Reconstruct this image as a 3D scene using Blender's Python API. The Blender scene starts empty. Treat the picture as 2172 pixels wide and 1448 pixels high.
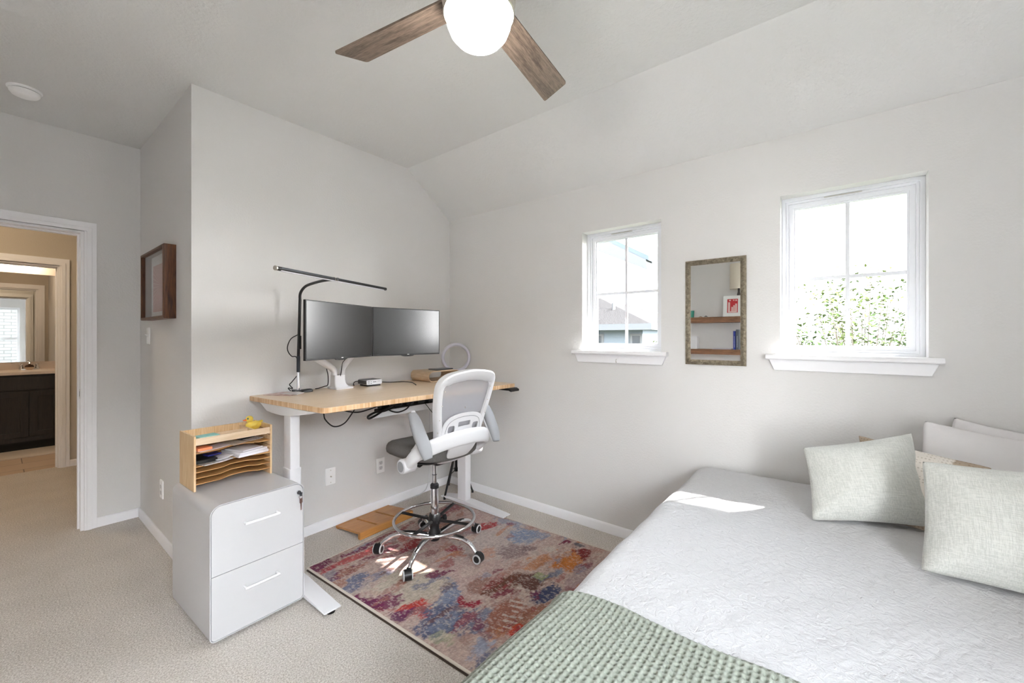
import bpy, bmesh, math, random
import numpy as np
from mathutils import Vector, Matrix
R = math.radians; PI = math.pi
random.seed(7)
S = bpy.context.scene; COL = S.collection

# ------------------------------------------------------------ camera, light, exposure
cd = bpy.data.cameras.new('camera'); cam = bpy.data.objects.new('camera', cd); COL.objects.link(cam)
cam.location = (-2.5782, -2.7691, 1.32)
cam.rotation_euler = (R(90), 0, math.atan2(690, 870) - R(90))
cd.sensor_width = 36; cd.lens = 36 * 870 / 2172; cd.shift_y = -9 / 2172; cd.clip_start = .02
S.camera = cam
S.view_settings.view_transform = 'Standard'; S.view_settings.look = 'None'
S.view_settings.gamma = 1; S.view_settings.use_curve_mapping = False
S.view_settings.exposure = 0.28
S.cycles.use_denoising = True
S.cycles.max_bounces = 14; S.cycles.diffuse_bounces = 8; S.cycles.glossy_bounces = 6
S.cycles.transparent_max_bounces = 16; S.cycles.sample_clamp_indirect = 0
S.cycles.caustics_reflective = False; S.cycles.caustics_refractive = False
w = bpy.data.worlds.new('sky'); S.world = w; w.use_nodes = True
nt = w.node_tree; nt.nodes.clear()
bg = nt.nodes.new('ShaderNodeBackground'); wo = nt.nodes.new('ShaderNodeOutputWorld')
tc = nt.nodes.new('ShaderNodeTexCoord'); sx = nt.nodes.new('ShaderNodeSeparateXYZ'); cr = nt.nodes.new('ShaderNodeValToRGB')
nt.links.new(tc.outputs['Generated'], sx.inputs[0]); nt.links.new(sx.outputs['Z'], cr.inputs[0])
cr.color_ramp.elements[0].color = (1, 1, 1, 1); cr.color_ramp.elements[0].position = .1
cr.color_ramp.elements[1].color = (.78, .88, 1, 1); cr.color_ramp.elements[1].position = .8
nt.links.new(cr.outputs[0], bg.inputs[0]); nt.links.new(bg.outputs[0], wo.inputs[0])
# sky boosted to the south (-y) to light the room through the rear window
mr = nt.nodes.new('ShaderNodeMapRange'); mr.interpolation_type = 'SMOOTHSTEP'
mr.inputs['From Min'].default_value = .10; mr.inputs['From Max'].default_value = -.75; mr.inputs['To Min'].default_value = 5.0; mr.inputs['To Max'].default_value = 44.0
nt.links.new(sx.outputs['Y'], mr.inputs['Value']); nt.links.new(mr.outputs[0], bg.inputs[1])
sd = bpy.data.lights.new('sun', 'SUN'); sd.energy = 19; sd.angle = R(.8); sd.color = (1, .96, .9)
sun = bpy.data.objects.new('sun', sd); COL.objects.link(sun)
sun.rotation_euler = Vector((-.58, .42, -.70)).to_track_quat('-Z', 'Y').to_euler()
sun.location = (6, -5, 8)
GLOBE = 52.0; HALL = 52.0; VANITY = 16.0

# ------------------------------------------------------------ materials
def srgb(*c):
    if len(c) == 1: c = c[0]
    return tuple(((x / 255) / 12.92 if x / 255 <= .04045 else ((x / 255 + .055) / 1.055) ** 2.4) for x in c[:3]) + (1,)
MATS = {}
def mat(name, col=(200, 200, 200), rough=.5, metal=0., bump=None, spec=.5, emit=None, vary=None, sheen=0, coat=0, alpha=None, coord='Object'):
    """bump = (scale, distance[, detail]); vary = (scale, colour2[, low, high, stretch xyz])"""
    if name in MATS: return MATS[name]
    m = bpy.data.materials.new(name); m.use_nodes = True; n = m.node_tree.nodes; l = m.node_tree.links
    p = n['Principled BSDF']; p.inputs['Base Color'].default_value = srgb(col)
    p.inputs['Roughness'].default_value = rough; p.inputs['Metallic'].default_value = metal
    p.inputs['Specular IOR Level'].default_value = spec
    if sheen: p.inputs['Sheen Weight'].default_value = sheen; p.inputs['Sheen Roughness'].default_value = .5
    if coat: p.inputs['Coat Weight'].default_value = coat; p.inputs['Coat Roughness'].default_value = .08
    if alpha is not None: p.inputs['Alpha'].default_value = alpha
    if emit: p.inputs['Emission Color'].default_value = srgb(emit[0]); p.inputs['Emission Strength'].default_value = emit[1]
    t = n.new('ShaderNodeTexCoord')
    if vary:
        mp = n.new('ShaderNodeMapping'); l.new(t.outputs[coord], mp.inputs[0])
        if len(vary) > 4: mp.inputs['Scale'].default_value = vary[4]
        nz = n.new('ShaderNodeTexNoise'); nz.inputs['Scale'].default_value = vary[0]; nz.inputs['Detail'].default_value = 5
        l.new(mp.outputs[0], nz.inputs['Vector'])
        r = n.new('ShaderNodeValToRGB'); r.color_ramp.elements[0].color = srgb(col); r.color_ramp.elements[1].color = srgb(vary[1])
        r.color_ramp.elements[0].position = vary[2] if len(vary) > 2 else .4; r.color_ramp.elements[1].position = vary[3] if len(vary) > 3 else .6
        l.new(nz.outputs[0], r.inputs[0]); l.new(r.outputs[0], p.inputs['Base Color'])
    if bump:
        nz = n.new('ShaderNodeTexNoise'); nz.inputs['Scale'].default_value = bump[0]; nz.inputs['Detail'].default_value = bump[2] if len(bump) > 2 else 2
        l.new(t.outputs[coord], nz.inputs['Vector'])
        b = n.new('ShaderNodeBump'); b.inputs['Distance'].default_value = bump[1]; b.inputs['Strength'].default_value = 1
        l.new(nz.outputs[0], b.inputs['Height']); l.new(b.outputs[0], p.inputs['Normal'])
    MATS[name] = m; return m
def N(m, kind, **kw):
    x = m.node_tree.nodes.new(kind)
    for k, v in kw.items():
        if k in x.inputs: x.inputs[k].default_value = v
        else: setattr(x, k, v)
    return x
def glass(name, tint=(1, 1, 1), refl=1.0):
    m = bpy.data.materials.new(name); m.use_nodes = True; n = m.node_tree.nodes; l = m.node_tree.links; n.clear()
    o = n.new('ShaderNodeOutputMaterial'); mx = n.new('ShaderNodeMixShader'); tr = n.new('ShaderNodeBsdfTransparent')
    g = n.new('ShaderNodeBsdfGlossy'); g.inputs['Roughness'].default_value = .02
    lw = n.new('ShaderNodeLayerWeight'); lw.inputs[0].default_value = .5; pw = n.new('ShaderNodeMath'); pw.operation = 'POWER'; pw.inputs[1].default_value = 4.5
    f = n.new('ShaderNodeMath'); f.operation = 'MULTIPLY_ADD'; f.inputs[1].default_value = .75; f.inputs[2].default_value = .035
    l.new(lw.outputs['Facing'], pw.inputs[0]); l.new(pw.outputs[0], f.inputs[0])
    tr.inputs[0].default_value = tuple(tint) + (1,)
    l.new(f.outputs[0], mx.inputs[0]); l.new(tr.outputs[0], mx.inputs[1]); l.new(g.outputs[0], mx.inputs[2]); l.new(mx.outputs[0], o.inputs[0])
    return m
M_wall = mat('wall_paint', (221, 220, 219), .55, bump=(95, .0012, 3), spec=.25)
M_ceil = mat('ceiling_paint', (223, 223, 222), .8, bump=(70, .0030, 4), spec=.1)
M_trim = mat('white_trim', (243, 243, 246), .35, spec=.4)
M_hall = mat('hall_paint', (198, 190, 177), .6, bump=(95, .0018, 3), spec=.2)
M_vinyl = mat('window_vinyl', (228, 230, 234), .35)
M_glass = glass('window_glass')
M_white = mat('white_metal', (230, 230, 233), .35, spec=.5)
M_whiteg = mat('white_gloss', (198, 198, 200), .22, spec=.6)
M_plastic = mat('white_plastic', (218, 218, 220), .32, spec=.5)
M_bright = mat('bright_plastic', (250, 250, 250), .4)
M_black = mat('black_plastic', (20, 20, 22), .4)
M_chrome = mat('chrome', (225, 226, 230), .09, 1.0)
M_nickel = mat('brushed_nickel', (205, 200, 192), .32, 1.0)
M_dkmetal = mat('gunmetal', (60, 64, 70), .3, .7)

def carpet_material():
    m = mat('carpet', (214, 204, 190), .95, spec=.1, sheen=.2); n = m.node_tree.nodes; l = m.node_tree.links; p = n['Principled BSDF']
    t = N(m, 'ShaderNodeTexCoord')
    a = N(m, 'ShaderNodeTexNoise', Scale=150., Detail=6., Roughness=.8); b = N(m, 'ShaderNodeTexNoise', Scale=3.2, Detail=3.)
    v = N(m, 'ShaderNodeTexVoronoi', Scale=260.)
    for q in (a, b, v): l.new(t.outputs['Object'], q.inputs['Vector'])
    r = N(m, 'ShaderNodeValToRGB'); e = r.color_ramp.elements
    e[0].position = .40; e[0].color = srgb(178, 168, 157); e[1].position = .60; e[1].color = srgb(244, 238, 231)
    l.new(a.outputs[0], r.inputs[0])
    r2 = N(m, 'ShaderNodeValToRGB'); e = r2.color_ramp.elements
    e[0].position = .38; e[0].color = (.93, .93, .925, 1); e[1].position = .6; e[1].color = (1, 1, 1, 1)
    l.new(b.outputs[0], r2.inputs[0])
    mx = N(m, 'ShaderNodeMixRGB', blend_type='MULTIPLY'); mx.inputs[0].default_value = 1
    l.new(r.outputs[0], mx.inputs[1]); l.new(r2.outputs[0], mx.inputs[2]); l.new(mx.outputs[0], p.inputs['Base Color'])
    ad = N(m, 'ShaderNodeMath', operation='ADD'); l.new(a.outputs[0], ad.inputs[0]); l.new(v.outputs[0], ad.inputs[1])
    bp = N(m, 'ShaderNodeBump', Distance=.0032, Strength=1.); l.new(ad.outputs[0], bp.inputs['Height']); l.new(bp.outputs[0], p.inputs['Normal'])
    return m
M_carpet = carpet_material()

def wood(name, c1, c2, axis='X', scale=8, rough=.45, stretch=14, fine=60):
    m = mat(name, c1, rough); n = m.node_tree.nodes; l = m.node_tree.links; p = n['Principled BSDF']
    t = N(m, 'ShaderNodeTexCoord'); mp = N(m, 'ShaderNodeMapping'); s = [stretch] * 3; s['XYZ'.index(axis)] = 1
    mp.inputs['Scale'].default_value = s; l.new(t.outputs['Object'], mp.inputs[0])
    a = N(m, 'ShaderNodeTexNoise', Scale=scale / 4., Detail=6., Distortion=1.6); b = N(m, 'ShaderNodeTexNoise', Scale=fine / 4., Detail=3.)
    l.new(mp.outputs[0], a.inputs['Vector']); l.new(mp.outputs[0], b.inputs['Vector'])
    mm = N(m, 'ShaderNodeMixRGB'); mm.inputs[0].default_value = .45; l.new(a.outputs[0], mm.inputs[1]); l.new(b.outputs[0], mm.inputs[2])
    r = N(m, 'ShaderNodeValToRGB'); e = r.color_ramp.elements
    e[0].position = .38; e[0].color = srgb(c2); e[1].position = .6; e[1].color = srgb(c1)
    l.new(mm.outputs[0], r.inputs[0]); l.new(r.outputs[0], p.inputs['Base Color'])
    bp = N(m, 'ShaderNodeBump', Distance=.0006, Strength=.6); l.new(mm.outputs[0], bp.inputs['Height']); l.new(bp.outputs[0], p.inputs['Normal'])
    return m
M_bamboo = wood('bamboo_top', (226, 204, 178), (212, 186, 154), 'X', 10, .3, 16, 60)
M_bambooz = wood('bamboo_upright', (226, 198, 158), (206, 170, 124), 'Z', 10, .5, 14, 50)
M_bamshelf = wood('bamboo_shelf', (196, 152, 98), (178, 134, 82), 'X', 8, .5, 8)
M_footwood = wood('oak_slats', (198, 142, 80), (182, 124, 66), 'X', 8, .4, 10)
M_blade = wood('weathered_oak', (138, 121, 107), (84, 70, 60), 'X', 14, .5, 14, 150)
M_walnut = wood('walnut', (110, 66, 36), (58, 32, 20), 'Z', 12, .4, 10)
M_shelf = wood('stained_pine', (146, 104, 72), (104, 68, 44), 'Y', 8, .5, 10)
M_vanity = wood('espresso_oak', (40, 32, 28), (24, 19, 17), 'Z', 10, .45, 10)

def bamboo_edge():
    m = mat('bamboo_edge', (214, 170, 120), .45); n = m.node_tree.nodes; l = m.node_tree.links; p = n['Principled BSDF']
    t = N(m, 'ShaderNodeTexCoord'); mp = N(m, 'ShaderNodeMapping'); mp.inputs['Scale'].default_value = (110, 110, 6); l.new(t.outputs['Object'], mp.inputs[0])
    a = N(m, 'ShaderNodeTexWhiteNoise', noise_dimensions='3D'); sn = N(m, 'ShaderNodeVectorMath', operation='FLOOR')
    l.new(mp.outputs[0], sn.inputs[0]); l.new(sn.outputs[0], a.inputs['Vector'])
    r = N(m, 'ShaderNodeValToRGB'); e = r.color_ramp.elements; e[0].color = srgb(204, 162, 118); e[1].color = srgb(228, 198, 160)
    l.new(a.outputs['Value'], r.inputs[0]); l.new(r.outputs[0], p.inputs['Base Color']); return m
M_bamedge = bamboo_edge()

def weave(name, c1, c2, scale=340, dist=.0012, rough=.9, slub=True):
    m = mat(name, c1, rough, spec=.15, sheen=.3); n = m.node_tree.nodes; l = m.node_tree.links; p = n['Principled BSDF']
    t = N(m, 'ShaderNodeTexCoord'); h = None; outs = []
    for k, s in enumerate(((1, .06, .3), (.06, 1, .3))):
        mp = N(m, 'ShaderNodeMapping'); mp.inputs['Scale'].default_value = s; l.new(t.outputs['Object'], mp.inputs[0])
        a = N(m, 'ShaderNodeTexNoise', Scale=float(scale), Detail=3., Roughness=.7); l.new(mp.outputs[0], a.inputs['Vector']); outs.append(a.outputs[0])
    ad = N(m, 'ShaderNodeMath', operation='ADD'); l.new(outs[0], ad.inputs[0]); l.new(outs[1], ad.inputs[1])
    r = N(m, 'ShaderNodeValToRGB'); e = r.color_ramp.elements; e[0].position = .44; e[0].color = srgb(c2); e[1].position = .56; e[1].color = srgb(c1)
    hf = N(m, 'ShaderNodeMath', operation='MULTIPLY'); hf.inputs[1].default_value = .5; l.new(ad.outputs[0], hf.inputs[0])
    l.new(hf.outputs[0], r.inputs[0]); l.new(r.outputs[0], p.inputs['Base Color'])
    bp = N(m, 'ShaderNodeBump', Distance=dist, Strength=1.); l.new(ad.outputs[0], bp.inputs['Height']); l.new(bp.outputs[0], p.inputs['Normal'])
    return m
M_cushion = weave('sage_slub_weave', (216, 217, 212), (196, 198, 193), 420, .0014)
M_seat = mat('grey_seat_fabric', (112, 110, 107), .9, bump=(900, .0006), spec=.15, vary=(500, (88, 86, 84)))
M_pad = mat('grey_pad', (150, 152, 155), .6, bump=(700, .0003))
M_sheet = mat('white_cotton', (224, 222, 223), .85, bump=(9, .006, 3), spec=.15)

# ------------------------------------------------------------ mesh builder
class MB:
    def __init__(s): s.v = []; s.f = []
    def add(s, v, f):
        o = len(s.v); s.v += [tuple(x) for x in v]; s.f += [tuple(i + o for i in q) for q in f]; return s
    def box(s, x0, x1, y0, y1, z0, z1):
        v = [(x, y, z) for x in (x0, x1) for y in (y0, y1) for z in (z0, z1)]
        return s.add(v, [(0, 1, 3, 2), (4, 6, 7, 5), (0, 4, 5, 1), (2, 3, 7, 6), (0, 2, 6, 4), (1, 5, 7, 3)])
    def loft(s, rings, closed=False, cap=True):
        n = len(rings[0]); o = len(s.v)
        for r in rings: s.v += [tuple(x) for x in r]
        m = len(rings)
        for i in range(m if closed else m - 1):
            a = o + i * n; b = o + ((i + 1) % m) * n
            for j in range(n):
                k = (j + 1) % n; s.f.append((a + j, a + k, b + k, b + j))
        if cap and not closed:
            s.f.append(tuple(o + j for j in reversed(range(n)))); s.f.append(tuple(o + (m - 1) * n + j for j in range(n)))
        return s
    def sweep(s, pts, rw, rh=None, seg=12, up=(0, 0, 1), closed=False, cap=True, power=2):
        pts = [Vector(p) for p in pts]; n = len(pts)
        rw = [rw] * n if isinstance(rw, (int, float)) else rw
        rh = rw if rh is None else ([rh] * n if isinstance(rh, (int, float)) else rh)
        rings = []; U = Vector(up)
        for i, p in enumerate(pts):
            if closed: t = pts[(i + 1) % n] - pts[i - 1]
            else: t = pts[min(i + 1, n - 1)] - pts[max(i - 1, 0)]
            t = t.normalized(); a = t.cross(U)
            if a.length < .05: a = t.cross(Vector((1, 0, 0)) if abs(t.x) < .9 else Vector((0, 1, 0)))
            a.normalize(); b = a.cross(t).normalized()
            rg = []
            for j in range(seg):
                q = 2 * PI * j / seg; c, d = math.cos(q), math.sin(q)
                if power != 2: c = math.copysign(abs(c) ** (2 / power), c); d = math.copysign(abs(d) ** (2 / power), d)
                rg.append(p + a * (c * rw[i]) + b * (d * rh[i]))
            rings.append(rg)
        return s.loft(rings, closed, cap)
    def cyl(s, p0, p1, r0, r1=None, seg=24):
        r1 = r0 if r1 is None else r1
        d = Vector(p1) - Vector(p0); up = (0, 0, 1) if abs(d.normalized().z) < .9 else (0, 1, 0)
        return s.sweep([p0, p1], [r0, r1], seg=seg, up=up)
    def lathe(s, prof, c=(0, 0, 0), seg=32, axis='Z', cap=True):
        rings = []
        for r, h in prof:
            rg = []
            for j in range(seg):
                a = 2 * PI * j / seg; u, v = r * math.cos(a), r * math.sin(a)
                q = {'Z': (u, v, h), 'X': (h, u, v), 'Y': (v, h, u)}[axis]
                rg.append((c[0] + q[0], c[1] + q[1], c[2] + q[2]))
            rings.append(rg)
        return s.loft(rings, False, cap)
    def torus(s, c, R0, r, seg=48, s2=10, X=(1, 0, 0), Y=(0, 1, 0)):
        X = Vector(X); Y = Vector(Y); Z = X.cross(Y).normalized(); rings = []
        for i in range(seg):
            a = 2 * PI * i / seg; d = X * math.cos(a) + Y * math.sin(a)
            rings.append([Vector(c) + d * (R0 + r * math.cos(2 * PI * j / s2)) + Z * (r * math.sin(2 * PI * j / s2)) for j in range(s2)])
        return s.loft(rings, True)
    def prism(s, poly, fn, a, b):
        """poly: 2-D outline; fn(u, v, w) -> xyz; between w=a and w=b"""
        return s.loft([[fn(u, v, a) for u, v in poly], [fn(u, v, b) for u, v in poly]])
    def holed(s, outer, holes, fn, a, b):
        bm = bmesh.new(); loops = []
        for lp in [outer] + holes:
            vs = [bm.verts.new((u, v, 0)) for u, v in lp]; loops.append(vs)
            for i in range(len(vs)): bm.edges.new((vs[i], vs[(i + 1) % len(vs)]))
        bmesh.ops.triangle_fill(bm, use_beauty=True, use_dissolve=False, edges=bm.edges[:])
        bm.verts.index_update(); vv = [v.co.copy() for v in bm.verts]; ff = [[x.index for x in f.verts] for f in bm.faces]
        ll = [[x.index for x in lp] for lp in loops]; bm.free(); n = len(vv)
        V = [fn(p.x, p.y, a) for p in vv] + [fn(p.x, p.y, b) for p in vv]
        Fc = [tuple(f) for f in ff] + [tuple(i + n for i in reversed(f)) for f in ff]
        for lp in ll:
            for i in range(len(lp)):
                p, q = lp[i], lp[(i + 1) % len(lp)]; Fc.append((p, q, q + n, p + n))
        return s.add(V, Fc)
    def grid(s, fn, nu, nv):
        o = len(s.v)
        for i in range(nu + 1):
            for j in range(nv + 1): s.v.append(tuple(fn(i / nu, j / nv)))
        for i in range(nu):
            for j in range(nv):
                a = o + i * (nv + 1) + j; s.f.append((a, a + nv + 1, a + nv + 2, a + 1))
        return s
    def build(s, name, m, parent=None, world=False, bevel=0, smooth=True, sharp=35, solid=0, seg=2, top=False):
        V = s.v
        loc = None
        if parent is not None and world:
            r = parent
            while r.parent: r = r.parent
            inv = (Matrix.Translation(r.location) @ r.rotation_euler.to_matrix().to_4x4()).inverted()
            V = [tuple(inv @ Vector(v)) for v in V]
        if parent is None and top:
            A = np.array(V); loc = ((A[:, 0].min() + A[:, 0].max()) / 2, (A[:, 1].min() + A[:, 1].max()) / 2, A[:, 2].min())
            V = (A - np.array(loc)).tolist()
        me = bpy.data.meshes.new(name); me.from_pydata(V, [], s.f); me.update()
        bm = bmesh.new(); bm.from_mesh(me); bmesh.ops.recalc_face_normals(bm, faces=bm.faces[:]); bm.to_mesh(me); bm.free()
        if smooth:
            me.shade_smooth(); me.set_sharp_from_angle(angle=R(sharp))
        me.materials.append(m)
        o = bpy.data.objects.new(name, me); COL.objects.link(o)
        if loc: o.location = loc
        if parent is not None: o.parent = parent
        if bevel:
            b = o.modifiers.new('bevel', 'BEVEL'); b.width = bevel; b.segments = seg; b.limit_method = 'ANGLE'; b.angle_limit = R(40)
        if solid:
            b = o.modifiers.new('solid', 'SOLIDIFY'); b.thickness = solid; b.offset = 0
        return o
def rr(x0, x1, y0, y1, r, n=6):
    """rounded rectangle outline; r is one radius or four (x1y1, x0y1, x0y0, x1y0)"""
    r = [r] * 4 if isinstance(r, (int, float)) else r; p = []
    for (cx, cy, sx_, sy_, a0), q in zip(((x1, y1, -1, -1, 0), (x0, y1, 1, -1, 90), (x0, y0, 1, 1, 180), (x1, y0, -1, 1, 270)), r):
        if q <= 0: p.append((cx, cy)); continue
        for k in range(n + 1):
            a = R(a0 + 90 * k / n); p.append((cx + sx_ * q + q * math.cos(a), cy + sy_ * q + q * math.sin(a)))
    return p
XZ = lambda u, v, w_: (u, w_, v)
XY = lambda u, v, w_: (u, v, w_)
YZ = lambda u, v, w_: (w_, u, v)
def thing(name, label, cat, loc=(0, 0, 0), rz=0, group=None):
    o = bpy.data.objects.new(name, None); COL.objects.link(o); o.location = loc; o.rotation_euler = (0, 0, rz); o.empty_display_size = .1
    o['label'] = label; o['category'] = cat
    if group: o['group'] = group
    return o
def tag(o, label, cat, group=None):
    o['label'] = label; o['category'] = cat
    if group: o['group'] = group
    return o
def struct(o, label=None):
    o['kind'] = 'structure'
    if label: o['label'] = label
    return o
def sm(t): t = max(0., min(1., t)); return t * t * (3 - 2 * t)
def spline(P, n=8, closed=False):
    P = [Vector(p) for p in P]; out = []; m = len(P)
    for i in range(m if closed else m - 1):
        p0 = P[(i - 1) % m] if closed else P[max(i - 1, 0)]; p1 = P[i]; p2 = P[(i + 1) % m]; p3 = P[(i + 2) % m] if closed else P[min(i + 2, m - 1)]
        for k in range(n):
            t = k / n; out.append(.5 * ((2 * p1) + (p2 - p0) * t + (2 * p0 - 5 * p1 + 4 * p2 - p3) * t * t + (3 * p1 - p0 - 3 * p2 + p3) * t ** 3))
    if not closed: out.append(P[-1])
    return out
def lerps(a, n): # resample list of numbers to n values
    return [float(np.interp(i / (n - 1) * (len(a) - 1), range(len(a)), a)) for i in range(n)]

# ------------------------------------------------------------ room shell
XL, YS, YD, XJ, ZC, ZL, XR = -3.35, -3.75, 1.27, -1.91, 2.708, 2.373, -.471
YB, YB2, YV, XB = 3.4, 3.52, 5.15, -2.065     # bathroom wall (two faces), vanity wall, bathroom side wall
DX0, DX1, DH = -2.96, -2.2, 2.045             # bedroom door opening
BX0, BX1 = -2.88, -2.17                       # bathroom door opening
def wall(name, fn, outer, holes, a, b, m, label=None):
    return struct(MB().holed(outer, holes, fn, a, b).build(name, m, smooth=False), label)
rect = lambda x0, x1, y0, y1: [(x0, y0), (x1, y0), (x1, y1), (x0, y1)]
W1 = (-1.91, -1.358, 1.225, 2.057); W2 = (-3.087, -2.533, 1.225, 2.064); W3 = (-3.27, -2.17, .35, 2.09)
struct(MB().box(XL - .1, .12, YS - .1, 3.46, -.12, 0).build('floor', M_carpet, smooth=False), 'beige cut pile carpet running through bedroom and hallway')
wall('wall_desk', XZ, [(XJ, 0), (.15, 0), (.15, ZL + .05), (0, ZL), (XR, ZC), (XR, ZC + .1), (XJ, ZC + .1)], [], 0, .1, M_wall, 'pale grey wall behind the desk')
wall('wall_window', YZ, rect(YS - .1, .1, 0, ZL), [rect(*W1), rect(*W2)], 0, .15, M_wall, 'pale grey wall with two windows and a mirror')
wall('wall_side', YZ, rect(.1, YD + .13, 0, ZC + .05), [], XJ, XJ + .1, M_wall, 'short grey wall with shadow box and light switch')
wall('wall_door', XZ, [(XL - .1, 0), (DX0, 0), (DX0, DH), (DX1, DH), (DX1, 0), (XJ + .05, 0), (XJ + .05, ZC + .05), (XL - .1, ZC + .05)], [], YD, YD + .13, M_wall, 'grey wall around the doorway')
wall('wall_opposite', YZ, rect(YS - .1, YD + .1, 0, ZC + .05), [], XL - .1, XL, M_wall)
wall('wall_rear', XZ, rect(XL - .1, .15, 0, ZC + .05), [rect(*W3)], YS - .13, YS, M_wall)
struct(MB().prism([(XL - .1, ZC), (XR, ZC), (0, ZL), (.15, ZL - .02), (.15, ZC + .12), (XL - .1, ZC + .12)], XZ, YS - .1, 0.0).box(XL - .1, XJ + .05, 0, YD + .1, ZC, ZC + .12).build('ceiling', M_ceil, smooth=False), 'textured light grey ceiling sloping down to the window wall')
# hallway and bathroom
M_hceil = M_ceil
wall('wall_hall_far', XZ, [(-5, 0), (BX0, 0), (BX0, DH), (BX1, DH), (BX1, 0), (-.6, 0), (-.6, 2.75), (-5, 2.75)], [], YB, YB2, M_hall, 'tan hallway wall around the bathroom doorway')
struct(MB().box(-5, XL - .1, YD, YD + .13, 0, 2.75).box(XJ + .1, -.6, YD, YD + .13, 0, 2.75).build('wall_hall_near', M_hall, smooth=False))
struct(MB().box(-5.1, -5, YD, YB2, 0, 2.75).build('wall_hall_left', M_hall, smooth=False))
struct(MB().box(-.6, -.5, YD, YB2, 0, 2.75).build('wall_hall_right', M_hall, smooth=False))
struct(MB().box(-5.1, -.5, YD + .13, YV + .1, 2.75, 2.85).build('ceiling_hall', M_ceil, smooth=False))
struct(MB().box(-5.1, XL - .1, YD, 3.46, -.12, 0).build('floor_hall', M_carpet, smooth=False))
struct(MB().box(XB, XB + .1, YB2, YV + .1, 0, 2.75).build('wall_bath_right', M_wall, smooth=False))
struct(MB().box(-4.4, XB, YV, YV + .1, 0, 2.75).build('wall_bath_far', mat('bath_paint', (226, 214, 204), .6, bump=(95, .0015)), smooth=False), 'pale bathroom wall above the vanity mirror')
struct(MB().box(-4.5, -4.4, YB2, YV + .1, 0, 2.75).build('wall_bath_left', M_wall, smooth=False))
def tile_material():
    m = mat('beige_tile', (206, 186, 166), .35); n = m.node_tree.nodes; l = m.node_tree.links; p = n['Principled BSDF']
    t = N(m, 'ShaderNodeTexCoord'); b = N(m, 'ShaderNodeTexBrick', Scale=1.); b.inputs['Brick Width'].default_value = .6; b.inputs['Row Height'].default_value = .3
    b.inputs['Mortar Size'].default_value = .004; b.inputs['Color1'].default_value = srgb(208, 188, 168); b.inputs['Color2'].default_value = srgb(198, 176, 154); b.inputs['Mortar'].default_value = srgb(120, 104, 90)
    l.new(t.outputs['Object'], b.inputs['Vector']); l.new(b.outputs['Color'], p.inputs['Base Color']); return m
struct(MB().box(-4.5, XB + .1, 3.46, YV + .1, -.12, .002).build('floor_bath', tile_material(), smooth=False), 'beige tile floor of the bathroom')

# baseboards
def baseboard(name, pts, h=.064, t=.013):
    """pts: list of (x, y) along a wall foot; board on the left-hand side of travel"""
    m = MB()
    for (a, b) in zip(pts, pts[1:]):
        a = Vector(a + (0,)); b = Vector(b + (0,)); d = (b - a).normalized(); nrm = Vector((-d.y, d.x, 0))
        prof = [(0, 0), (t, 0), (t, h - .012), (t * .75, h - .004), (t * .4, h), (0, h)]
        m.loft([[q + nrm * u + Vector((0, 0, v)) for u, v in prof] for q in (a, b)])
    return struct(m.build(name, M_trim))
baseboard('baseboard_desk', [(0, 0), (XJ - .013, 0)])
baseboard('baseboard_window', [(0, YS), (0, 0)])
baseboard('baseboard_side', [(XJ, 0), (XJ, YD)])
baseboard('baseboard_door', [(XJ, YD), (DX1 + .062, YD)])
baseboard('baseboard_hall', [(-.6, YB), (BX1 + .068, YB)])
baseboard('baseboard_rear', [(XL, YS), (0, YS)])
baseboard('baseboard_opposite', [(XL, YD), (XL, YS)])

def casing(name, x0, x1, z1, y, out, wdt=.062, depth=.018, wall_t=.13, label=None, far=True, m=M_trim):
    """door frame: jambs, stops and casing; out = -1 when the room is on the -y side"""
    mb = MB()
    def U(a, b, e, d0, d1):
        return mb.holed([(a - e, 0), (a, 0), (a, z1), (b, z1), (b, 0), (b + e, 0), (b + e, z1 + e), (a - e, z1 + e)], [], XZ, d0, d1)
    U(x0, x1, wdt, y, y + out * depth); U(x0 - .012, x1 + .012, wdt * .42, y, y + out * (depth + .006))
    if far:
        y2 = y - out * wall_t; U(x0, x1, wdt, y2, y2 - out * depth); U(x0 - .012, x1 + .012, wdt * .42, y2, y2 - out * (depth + .006))
    o = struct(mb.build(name, m, smooth=False, bevel=.002), label)
    mb = MB(); ya, yb = sorted((y + out * .004, y - out * (wall_t + .004)))
    mb.holed([(x0 - .002, 0), (x0 + .016, 0), (x0 + .016, z1 - .016), (x1 - .016, z1 - .016), (x1 - .016, 0), (x1 + .002, 0), (x1 + .002, z1 + .002), (x0 - .002, z1 + .002)], [], XZ, ya, yb)
    ym = y - out * .055
    mb.holed([(x0 + .016, 0), (x0 + .026, 0), (x0 + .026, z1 - .026), (x1 - .026, z1 - .026), (x1 - .026, 0), (x1 - .016, 0), (x1 - .016, z1 - .016), (x0 + .016, z1 - .016)], [], XZ, ym, ym - out * .035)
    mb.build('jamb', m, o, smooth=False)
    return o
d1 = casing('door_1', DX0, DX1, DH, YD, -1, label='white door casing between bedroom and hallway')
MB().prism(rr(YD + .012, YD + .040, .90, .965, .006), YZ, DX1 - .0175, DX1 - .0155).build('strike_plate', M_nickel, d1)
MB().box(DX1 - .0185, DX1 - .0165, YD + .020, YD + .032, .915, .95).build('latch_hole', M_black, d1)
casing('door_2', BX0, BX1, DH, YB, -1, wall_t=.12, wdt=.068, label='white door casing around the bathroom doorway')

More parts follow.
